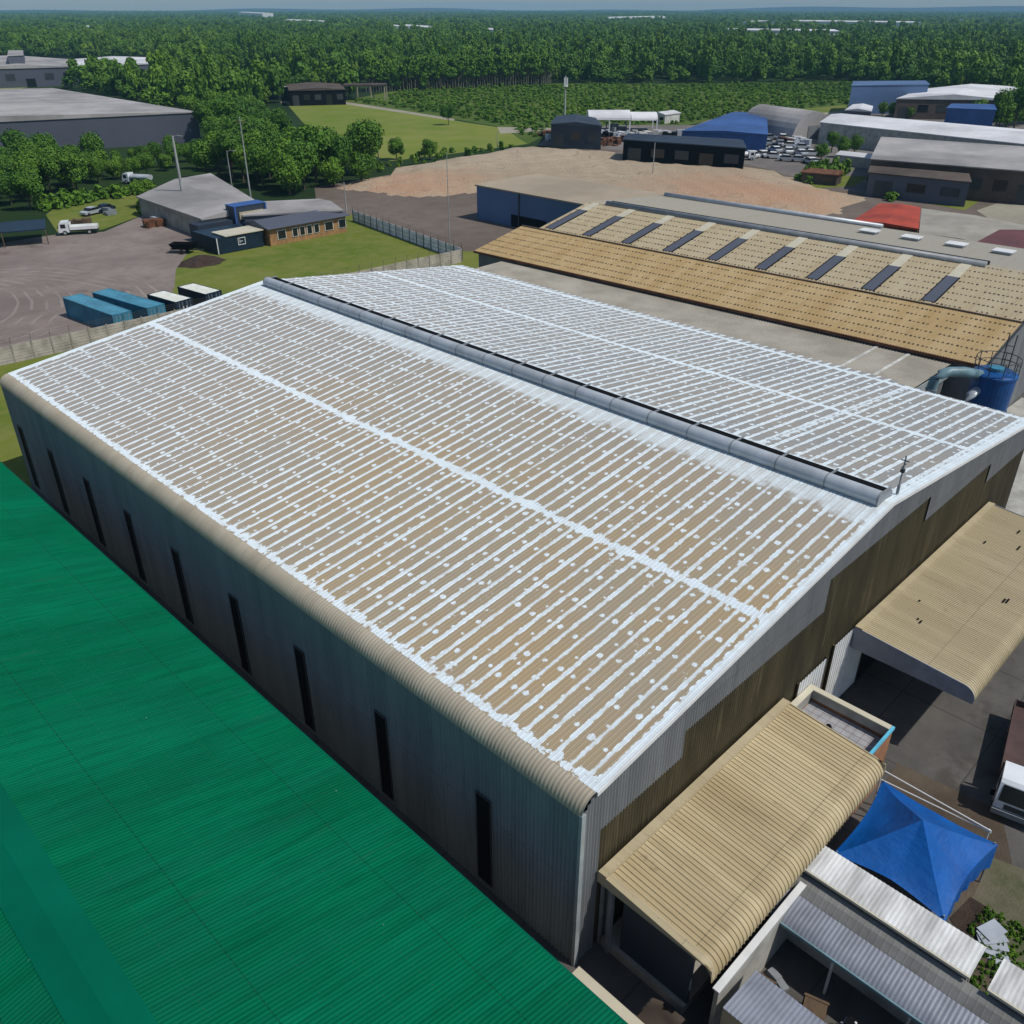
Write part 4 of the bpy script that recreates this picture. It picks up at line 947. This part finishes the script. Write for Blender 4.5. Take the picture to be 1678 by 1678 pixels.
for a, b, h, lab in far:
    pa, pb = G(*a, h), G(*b, h); d = Vector((pb[0]-pa[0], pb[1]-pa[1])); n_ = Vector((FW[0], FW[1]))*max(26, .035*math.hypot(*pa))
    poly = [pa, pb, (pb[0]+n_.x, pb[1]+n_.y), (pa[0]+n_.x, pa[1]+n_.y)]
    BL.append(poly+[(pa[0]-n_.x*1.6, pa[1]-n_.y*1.6), (pb[0]-n_.x*1.6, pb[1]-n_.y*1.6)]); world_bld('distant_warehouse', lab, poly, h, 1.5, 'white_metal', 'roof_white_far', feats=4)
# masts and poles
def mast(label, px, py, h, r, kind=0, mat='pole', name='utility_pole', group=None):
    g = G(px, py); t = thing(name, label, 'pole', (*g, 0), -R(45), group)
    bp(MB().tube([(0, 0, 0), (0, 0, h)], r, 8, r*.6), 'shaft', mat, t)
    if kind == 1:
        q = MB()
        for k in range(3): a = k*2.1; q.box(.6*math.cos(a)-.25, .6*math.cos(a)+.25, .6*math.sin(a)-.2, .6*math.sin(a)+.2, h-3.2, h-.6)
        q.lathe(0, 0, [(.9, h-3.4), (.9, h-3.2)], 10); bp(q, 'antennas', 'white_metal', t)
    if kind == 2: bp(MB().box(-1.2, 1.2, -.07, .07, h-.9, h-.75), 'crossarm', 'timber', t)
    if kind == 3: bp(MB().tube([(0, 0, h-.2), (.9, 0, h+.1), (1.5, 0, h)], .05, 6).box(1.4, 2.0, -.12, .12, h-.08, h+.02), 'lamp_arm', mat, t)
mast('tall thin grey radio mast with antennas behind the navy workshop', 925, 200, 15, .38, 1, name='radio_mast')
mast('thin dark pole standing on the sandy ground', 1069, 292, 8, .14)
mast('tall slim grey pole in front of the dark trees', 414, 345, 17.5, .16, 2)
mast('thick pale grey mast beside the low grey shed roof', 305, 350, 14.5, .34, 3)
mast('short pale post at the end of the mesh fence', 568, 350, 6, .14)
mast('slender leaning grey lamp pole among the trees right of thick mast', 382, 318, 9, .12, 3)
mast('thin grey pole by the brown dirt ground left of the blue wall', 737, 400, 15, .09)
mast('thin pale pole at the far edge of the pale green field', 815, 245, 5, .12)
for i in range(9):
    mast('thin pale chimney pole far off in the forest clearing', 620+i*10.5, 42, 16+random.random()*16, .9, name='distant_pole', group='thin poles in the far clearing')
# scrap yard cars
cl = [('white_metal', 'white'), ('galv', 'silver'), ('navy', 'dark blue'), ('white_metal', 'white'), ('steel_grey', 'grey'), ('white_metal', 'white'), ('galv', 'silver')]
i = 0
for row, (y0, n_) in enumerate(((255, 6), (244, 6), (234, 5), (224, 4))):
    for k in range(n_):
        px = 1228+k*19+row*4+random.random()*6; g = G(px, y0+k*2.2+random.random()*3); mt, nm = random.choice(cl)
        car(f'{nm} car in row {["nearest the sand", "second from the sand", "third from the sand", "farthest from the sand"][row]} of the scrap yard', (*g, .02), R(random.choice((40, 130, 60, 120))), mt, 'cars parked in the scrap yard', 1.15); i += 1
g = G(1235, 262); lorry('box_lorry', 'white lorry at the left end of the scrap yard by the sandy ground', (*g, 0), R(140), 'white_metal', long=7.5, tank=True)
for k, (px, py, mt) in enumerate(((1005, 236, 'rust'), (1025, 228, 'galv'), (990, 214, 'steel_grey'), (1050, 226, 'white_dirty'), (1475, 300, 'rust'), (1500, 308, 'brown_far'), (1385, 214, 'orange'), (1408, 218, 'rust'), (1180, 240, 'white_dirty'))):
    g = G(px, py); q = MB()
    for j in range(22):
        x_, y_ = random.gauss(0, 4), random.gauss(0, 3); s_ = .5+random.random()*2; q.box(g[0]+x_, g[0]+x_+s_, g[1]+y_, g[1]+y_+s_*.7, .04, .3+random.random()*1.8, rot=random.random()*3)
    names = ['rusty scrap heap before the navy workshop', 'silvery scrap heap below the white marquee', 'grey scrap heap behind the navy workshop', 'pale scrap heap right of the marquee', 'rusty scrap heap before the purple-grey workshop', 'brown scrap heap at the small green plot', 'orange scrap heap beside the dome hut', 'rusty scrap heap right of the dome hut', 'pale scrap heap on the black building edge']
    tag(q.build('scrap_heap', mt), names[k], 'scrap heap')

for k, (px, py, w_, d_, h_, mw, mr, nm) in enumerate((
  (1090, 200, 9, 6, 3, 'white_dirty', 'roof_white_far', 'small white hut left of the bright blue roof'), (1235, 214, 7, 5, 3, 'rust', 'brown_far', 'small rusty hut in front of the bright blue roof'),
  (1455, 222, 12, 6, 3.5, 'brown_far', 'rust', 'low rusty lean-to at the left end of the patched roof'), (1420, 236, 9, 6, 3, 'plaster', 'roof_white_far', 'little pale hut left of the broad grey roof'),
  (1520, 236, 14, 5, 3, 'black', 'roof_white_far', 'narrow pale topped shed between the two long roofs'), (1590, 240, 16, 5, 3.2, 'black', 'roof_grey_far', 'narrow grey topped shed between the two long roofs'), (1655, 244, 12, 5, 3, 'rust', 'roof_white_far', 'narrow shed at the right edge between the long roofs'),
  (1640, 305, 14, 7, 3.2, 'slate', 'roof_grey_far', 'grey hut behind the yellow green bushes at right'), (1405, 272, 10, 5, 2.6, 'plaster', 'roof_white_far', 'thin white topped hut beside the green bank'), (1345, 300, 8, 5, 2.5, 'brown_far', 'rust', 'small rusty hut on the green bank'),
  (940, 214, 8, 5, 2.6, 'rust', 'brown_far', 'brown hut in front of the navy workshop'), (1455, 178, 10, 6, 3, 'plaster', 'roof_white_far', 'pale hut below the wavy white roof'), (1500, 184, 12, 6, 3, 'brown_far', 'roof_grey_far', 'brown walled hut below the wavy white roof'))):
    g = G(px, py); c_, s_ = math.cos(.2*k), math.sin(.2*k)
    world_bld('hut', nm, [(g[0]+x*c_-y*s_, g[1]+x*s_+y*c_) for x, y in ((-w_/2, -d_/2), (w_/2, -d_/2), (w_/2, d_/2), (-w_/2, d_/2))], h_, .7, mw, mr, cat='hut', feats=2)
places = ['beside the navy workshop', 'in front of the white marquee', 'beside the dome hut', 'along the long patched roof', 'before the broad grey roof', 'by the purple-grey workshop', 'below the wavy white roof', 'by the bright blue roof', 'on the lane side of the dome hut']
for k, (cx, cy) in enumerate(((915, 226), (1000, 226), (1300, 236), (1470, 238), (1560, 292), (1490, 318), (1560, 186), (1110, 222), (1290, 208))):
    for j, mt in enumerate(('rust', 'roof_white_far', 'galv', 'black')):
        g = G(cx+random.gauss(0, 22), cy+random.gauss(0, 4)); q = MB()
        for i in range(16):
            x_, y_ = random.gauss(0, 1.6), random.gauss(0, 1.2); s_ = .8+random.random()*1.8; q.box(g[0]+x_, g[0]+x_+s_, g[1]+y_, g[1]+y_+s_*.7, .03, .3+random.random()*1.5, rot=random.random()*3)
        tag(q.build('scrap_heap', mt), f"{['rust brown', 'whitish', 'silver grey', 'black'][j]} scrap heap {places[k]}", 'scrap heap')
for k, (px, py) in enumerate(((250, 372), (262, 366), (275, 362), (290, 358), (305, 362), (180, 352), (120, 372))):
    g = G(px, py); q = MB()
    for i in range(9): q.box(g[0]+random.gauss(0, 1.2), g[0]+random.gauss(0, 1.2)+1, g[1]+random.gauss(0, 1), g[1]+random.gauss(0, 1)+.8, .03, .3+random.random()*1.1, rot=random.random()*3)
    tag(q.build('junk_pile', ('rust', 'galv', 'navy', 'white_dirty', 'orange', 'steel_grey', 'timber')[k]), ('rusty', 'silvery', 'dark blue', 'whitish', 'orange', 'grey', 'wooden')[k]+' junk pile at the far edge of the dirt yard', 'junk pile')
# ------------------------------------------------------------------ trees
def crown_mesh(name, h, r, nl, ls, mat, seed, slim=False, low=.18, clumps=11):
    rn = random.Random(seed); q = MB(); cl = []
    for i in range(clumps):
        a = rn.random()*6.28; f = rn.random()**.6
        z = h*(low+.22+(.72-low)*rn.random()); k = math.sqrt(max(.1, 1-((z/h-.55)/.55)**2))
        cl.append((Vector((math.cos(a)*r*.62*f*k, math.sin(a)*r*.62*f*k, z)), r*(.30+.22*rn.random())*(.7 if slim else 1)))
    cl.append((Vector((0, 0, h*.62)), r*.5)); cl.append((Vector((0, 0, h*.85)), r*.32))
    for i in range(nl):
        c, cr = cl[i % len(cl)]
        d = Vector((rn.gauss(0, 1), rn.gauss(0, 1), rn.gauss(0, 1)*.8)).normalized()
        p = c+d*cr*(.75+.45*rn.random()); 
        n = (d+Vector((rn.gauss(0, .45), rn.gauss(0, .45), rn.gauss(0, .45)+.25))).normalized()
        u = n.cross(Vector((rn.random()-.5, rn.random()-.5, rn.random()))).normalized(); v = n.cross(u); s = ls*(.6+.8*rn.random())
        q.face([p-u*s-v*s*.5, p+u*s*.3-v*s, p+u*s+v*s*.4, p-u*s*.2+v*s])
    me = bpy.data.meshes.new(name); me.from_pydata(q.v, [], q.f); me.materials.append(M[mat]); me.update()
    return me
def trunk_mesh(h, r, seed, mat='bark'):
    rn = random.Random(seed); q = MB(); q.tube([(0, 0, 0), (.1, .05, h*.25), (-.05, .1, h*.5), (0, 0, h*.8)], r, 8, r*.3)
    for i in range(5):
        a = rn.random()*6.28; z = h*(.25+.08*i); q.tube([(0, 0, z), (math.cos(a)*h*.12, math.sin(a)*h*.12, z+h*.12), (math.cos(a)*h*.2, math.sin(a)*h*.2, z+h*.28)], r*.4, 6, r*.1)
    me = bpy.data.meshes.new('trunk'); me.from_pydata(q.v, [], q.f); me.materials.append(M[mat]); me.update(); return me
PR = []
for s, (h, r, nl, ls, mat) in enumerate(((9, 4.6, 5200, .21, 'leaf_dark'), (8, 4.2, 4600, .21, 'leaf_mid'), (10.5, 4.0, 5200, .22, 'leaf_dark'), (7, 4.0, 4000, .19, 'leaf_mid'), (9.5, 3.2, 4000, .19, 'leaf_mid'))):
    PR.append((crown_mesh('crown', h, r, nl, ls, mat, s), trunk_mesh(h, .22+.02*s, s)))
FP = [crown_mesh('far_crown', 7, 3.6, 700, .5, 'leaf_yellow', 61, low=.1)]; FP.append(crown_mesh('far_crown', 12.5, 3.4, 800, .5, 'leaf_mid', 62, low=.2))
for s, (h, r, nl, ls, mat, lo) in enumerate(((10, 5, 900, .55, 'leaf_dark', .1), (9, 5.2, 900, .55, 'leaf_mid', .1), (11, 4.6, 900, .55, 'leaf_mid', .1), (9, 4.6, 900, .5, 'leaf_dark', .1))):
    FP.append(crown_mesh('far_crown', h, r, nl, ls, mat, 50+s, low=lo))
SP = crown_mesh('slim_crown', 13, 2.6, 380, .6, 'leaf_mid', 77, True, .35)
BP = crown_mesh('bush_crown', 2.0, 1.5, 160, .30, 'leaf_yellow', 88, False, .0, 6)
BP2 = crown_mesh('bush_crown', 2.0, 1.7, 160, .30, 'leaf_mid', 89, False, .0, 6)
def inside(p, poly):
    x, y = p; c = False; n = len(poly)
    for i in range(n):
        x1, y1 = poly[i]; x2, y2 = poly[i-1]
        if (y1 > y) != (y2 > y) and x < (x2-x1)*(y-y1)/(y2-y1)+x1: c = not c
    return c
def inbb(p, poly, m):
    return min(q[0] for q in poly)-m < p[0] < max(q[0] for q in poly)+m and min(q[1] for q in poly)-m < p[1] < max(q[1] for q in poly)+m
def scatter(px, step, jit=.45, margin=4):
    poly = [G(*p) for p in px]; xs = [p[0] for p in poly]; ys = [p[1] for p in poly]; out = []
    x = min(xs)
    while x < max(xs):
        y = min(ys)
        while y < max(ys):
            p = (x+random.uniform(-jit, jit)*step, y+random.uniform(-jit, jit)*step)
            if inside(p, poly) and not any(inbb(p, b, margin) and (margin > 6 or inside(p, b) or min(math.hypot(p[0]-c[0], p[1]-c[1]) for c in b) < margin) for b in BL): out.append(p)
            y += step
        x += step
    return out
GRP = 'trees around the industrial estate'
zones = [
 ([(-60, 402), (0, 372), (45, 350), (120, 322), (190, 300), (190, 290), (150, 278), (0, 280), (-60, 285)], 6.2, 'on the left behind the dirt yard', (.65, .95)),
 ([(150, 290), (215, 303), (330, 275), (325, 258), (210, 268), (130, 276)], 6.0, 'in front of the wide slate grey warehouse', (.4, .62)),
 ([(338, 300), (345, 260), (332, 228), (430, 222), (480, 248), (545, 272), (618, 280), (600, 298), (520, 322), (440, 324), (400, 300)], 6.4, 'in the dense clump right of the low grey shed', (.8, 1.15)),
 ([(300, 200), (425, 180), (435, 205), (430, 222), (335, 225)], 8, 'on the left edge of the pale green field', (.7, 1.0)),
 ([(1625, 215), (1678, 212), (1720, 185), (1630, 185), (1590, 190)], 8, 'on the right beyond the bright blue workshop', (.9, 1.2)),
]
trees = []
for px, st, where, (a, b) in zones:
    for p in scatter(px, st, margin=3): trees.append((p, where, random.uniform(a, b)))
for px, py, where in ((1345, 262, 'beside the scrap yard'), (1378, 258, 'beside the scrap yard'), (1400, 250, 'beside the scrap yard'), (1362, 250, 'beside the scrap yard'), (705, 262, 'along the pale green field'), (1460, 192, 'near the wavy white roof'), (1445, 190, 'near the wavy white roof'), (1490, 195, 'near the wavy white roof'), (735, 205, 'alone in the pale green field'), (240, 340, 'beside the dirt yard end'), (650, 262, 'along the pale green field'), (620, 258, 'along the pale green field'), (1530, 178, 'near the wavy white roof')):
    trees.append((G(px, py), where, .55+.15*random.random()))
trees.sort(key=lambda t: math.hypot(*t[0]))
near, rest = trees[:285], trees[285:]
protos = []
kn = ['dark rounded tree', 'mid green spreading tree', 'dark tall tree', 'mid green smaller tree', 'mid green narrow tree']
for i, (p, where, s) in enumerate(near):
    k = random.randrange(5); cm, tm = PR[k]
    t = thing('broadleaf_tree', f'{kn[k]} {where}', 'tree', (p[0], p[1], 0), random.random()*6.28, GRP)
    t.scale = (s*random.uniform(.9, 1.1), s*random.uniform(.9, 1.1), s*random.uniform(.85, 1.12))
    for nm, me in (('crown', cm), ('trunk', tm)):
        o = bpy.data.objects.new(nm, me); sc.collection.objects.link(o); o.parent = t
# distant forest: instances on points
def forest(name, pts, protos_, smin, smax, zs=(.85, 1.15), label=None):
    me = bpy.data.meshes.new(name); me.from_pydata([(x, y, z) for x, y, z in pts], [], [])
    o = bpy.data.objects.new(name, me); sc.collection.objects.link(o); tag(o, label, None, None, 'stuff')
    srcs = []
    for j, pm in enumerate(protos_):
        so_ = bpy.data.objects.new(name+'_source', pm); srcs.append(so_)
    g = bpy.data.node_groups.new(name, 'GeometryNodeTree')
    g.interface.new_socket('Geometry', in_out='INPUT', socket_type='NodeSocketGeometry'); g.interface.new_socket('Geometry', in_out='OUTPUT', socket_type='NodeSocketGeometry')
    N = g.nodes.new; Lk = g.links.new
    gi, go = N('NodeGroupInput'), N('NodeGroupOutput'); ip = N('GeometryNodeInstanceOnPoints')
    jn = N('GeometryNodeJoinGeometry')
    for so_ in reversed(srcs):
        oi = N('GeometryNodeObjectInfo'); oi.inputs['Object'].default_value = so_; oi.inputs['As Instance'].default_value = True; Lk(oi.outputs['Geometry'], jn.inputs[0])
    mp = N('GeometryNodeMeshToPoints'); Lk(gi.outputs[0], mp.inputs[0])
    Lk(mp.outputs[0], ip.inputs['Points']); Lk(jn.outputs[0], ip.inputs['Instance']); ip.inputs['Pick Instance'].default_value = True
    ri = N('FunctionNodeRandomValue'); ri.data_type = 'INT'
    for s_ in ri.inputs:
        if s_.enabled and s_.name == 'Min' and s_.type == 'INT': s_.default_value = 0
        if s_.enabled and s_.name == 'Max' and s_.type == 'INT': s_.default_value = len(srcs)-1
    Lk([q for q in ri.outputs if q.type == 'INT'][0], ip.inputs['Instance Index'])
    rr = N('FunctionNodeRandomValue'); rr.data_type = 'FLOAT_VECTOR'; v3 = [q for q in rr.inputs if q.type == 'VECTOR']
    v3[0].default_value = (0, 0, 0); v3[1].default_value = (.06, .06, 6.28); rr.inputs['Seed'].default_value = 3; Lk([q for q in rr.outputs if q.type == 'VECTOR'][0], ip.inputs['Rotation'])
    rs = N('FunctionNodeRandomValue'); rs.data_type = 'FLOAT_VECTOR'; v3 = [q for q in rs.inputs if q.type == 'VECTOR']
    v3[0].default_value = (smin, smin, smin*zs[0]); v3[1].default_value = (smax, smax, smax*zs[1]); rs.inputs['Seed'].default_value = 9; Lk([q for q in rs.outputs if q.type == 'VECTOR'][0], ip.inputs['Scale'])
    Lk(ip.outputs[0], go.inputs[0])
    md = o.modifiers.new('scatter', 'NODES'); md.node_group = g
    return o
if rest: forest('tree_belt', [(p[0], p[1], 0) for p, w_, s in rest], [q[0] for q in PR], .7, 1.05)
def sector(r0, r1, step0, px_poly):
    "points thinning out with distance inside the visible fan"
    poly = [G(*p) for p in px_poly]; out = []; r = r0
    while r < r1:
        step = step0*max(1, r/900)**.75; n = int(R(76)*r/step)
        for i in range(n):
            a = FB+R(38)-R(76)*(i+random.random())/n; rr = r+random.uniform(-.5, .5)*step
            p = (rr*math.cos(a), rr*math.sin(a))
            if inside(p, poly) and not any(inbb(p, b, 0) and inside(p, b) for b in BL) : out.append((p[0], p[1], 0))
        r += step*.9
    return out
fz = [(-500, 24), (-500, 160), (-100, 160), (0, 128), (60, 140), (150, 152), (330, 200), (400, 185), (468, 166), (560, 163), (640, 152), (850, 136), (1100, 137), (1400, 133), (1530, 150), (1700, 180), (2200, 200), (2200, 24)]
BL.append([G(*p) for p in ((-90, 143), (262, 142), (258, 96), (-90, 94))]); BL.append([G(*p) for p in ((345, 132), (402, 140), (402, 114), (345, 114))])
FPb = [G(*p) for p in ((355, 128), (640, 168), (640, 152), (630, 138), (560, 132), (350, 112))]; BL.append(FPb)
mid = sector(300, 1500, 8.5, fz)
forest('forest', mid, FP, .55, 1.25, (.75, 1.25))
farp = sector(1450, 8600, 11.5, [(-700, 14.5), (-500, 160), (2200, 160), (2400, 14.5)])
forest('distant_forest', farp, FP, 1.4, 2.3, (.42, .62))
# plantation front rows with bare stems
sf = []
A_, B2 = G(600, 151), G(905, 139)
for row in range(4):
    for i in range(70):
        f = (i+random.random()*.5)/70; k = row*5.5
        sf.append((A_[0]+(B2[0]-A_[0])*f+FW[0]*k, A_[1]+(B2[1]-A_[1])*f+FW[1]*k, 0))
def slim_mesh():
    me = SP; import bmesh
    bm = bmesh.new(); bm.from_mesh(SP); bm2 = trunk_mesh(12, .28, 5, 'bark_pale'); 
    n0 = len(bm.faces); bm.from_mesh(bm2); bm.faces.ensure_lookup_table()
    for f in bm.faces[n0:]: f.material_index = 1
    m2 = bpy.data.meshes.new('slim_tree'); bm.to_mesh(m2); m2.materials.append(M['leaf_mid']); m2.materials.append(M['bark_pale']); return m2
forest('plantation_edge', sf, [slim_mesh()], .85, 1.1)
# scrub and bushes
def px_fill(px, step, margin=1): return [(x, y, 0) for x, y in scatter(px, step, margin=margin)]
forest('scrub', px_fill([(575, 167), (640, 152), (850, 139), (1100, 140), (1400, 136), (1405, 170), (1240, 183), (1120, 203), (1010, 205), (900, 214), (868, 230), (835, 207), (760, 194), (660, 178)], 3.9), [BP2, BP, BP2], .5, 1.15, (.35, .7))
forest('field_edge_scrub', px_fill([(625, 270), (700, 254), (860, 238), (880, 241), (700, 268), (600, 292)], 4.2), [BP2, BP], .4, .9)
hb = px_fill([(1300, 300), (1335, 275), (1400, 285), (1350, 302)], 2.6)+px_fill([(1590, 300), (1640, 292), (1650, 312), (1600, 316)], 2.2)+px_fill([(1450, 312), (1500, 300), (1510, 322), (1460, 330)], 2.6)
forest('hedge_bushes', hb, [BP2, BP, BP2], .7, 1.3)
forest('field_hedge', px_fill([(60, 350), (235, 318), (235, 312), (60, 340)], 1.8)+px_fill([(230, 352), (300, 345), (300, 338), (240, 342)], 2.2), [BP2, BP2], .6, 1.1)
forest('ground_weeds', [(random.uniform(28.8, 34), random.uniform(-3, 3.0), 0) for _ in range(1100)], [BP2, BP2, BP], .03, .1)
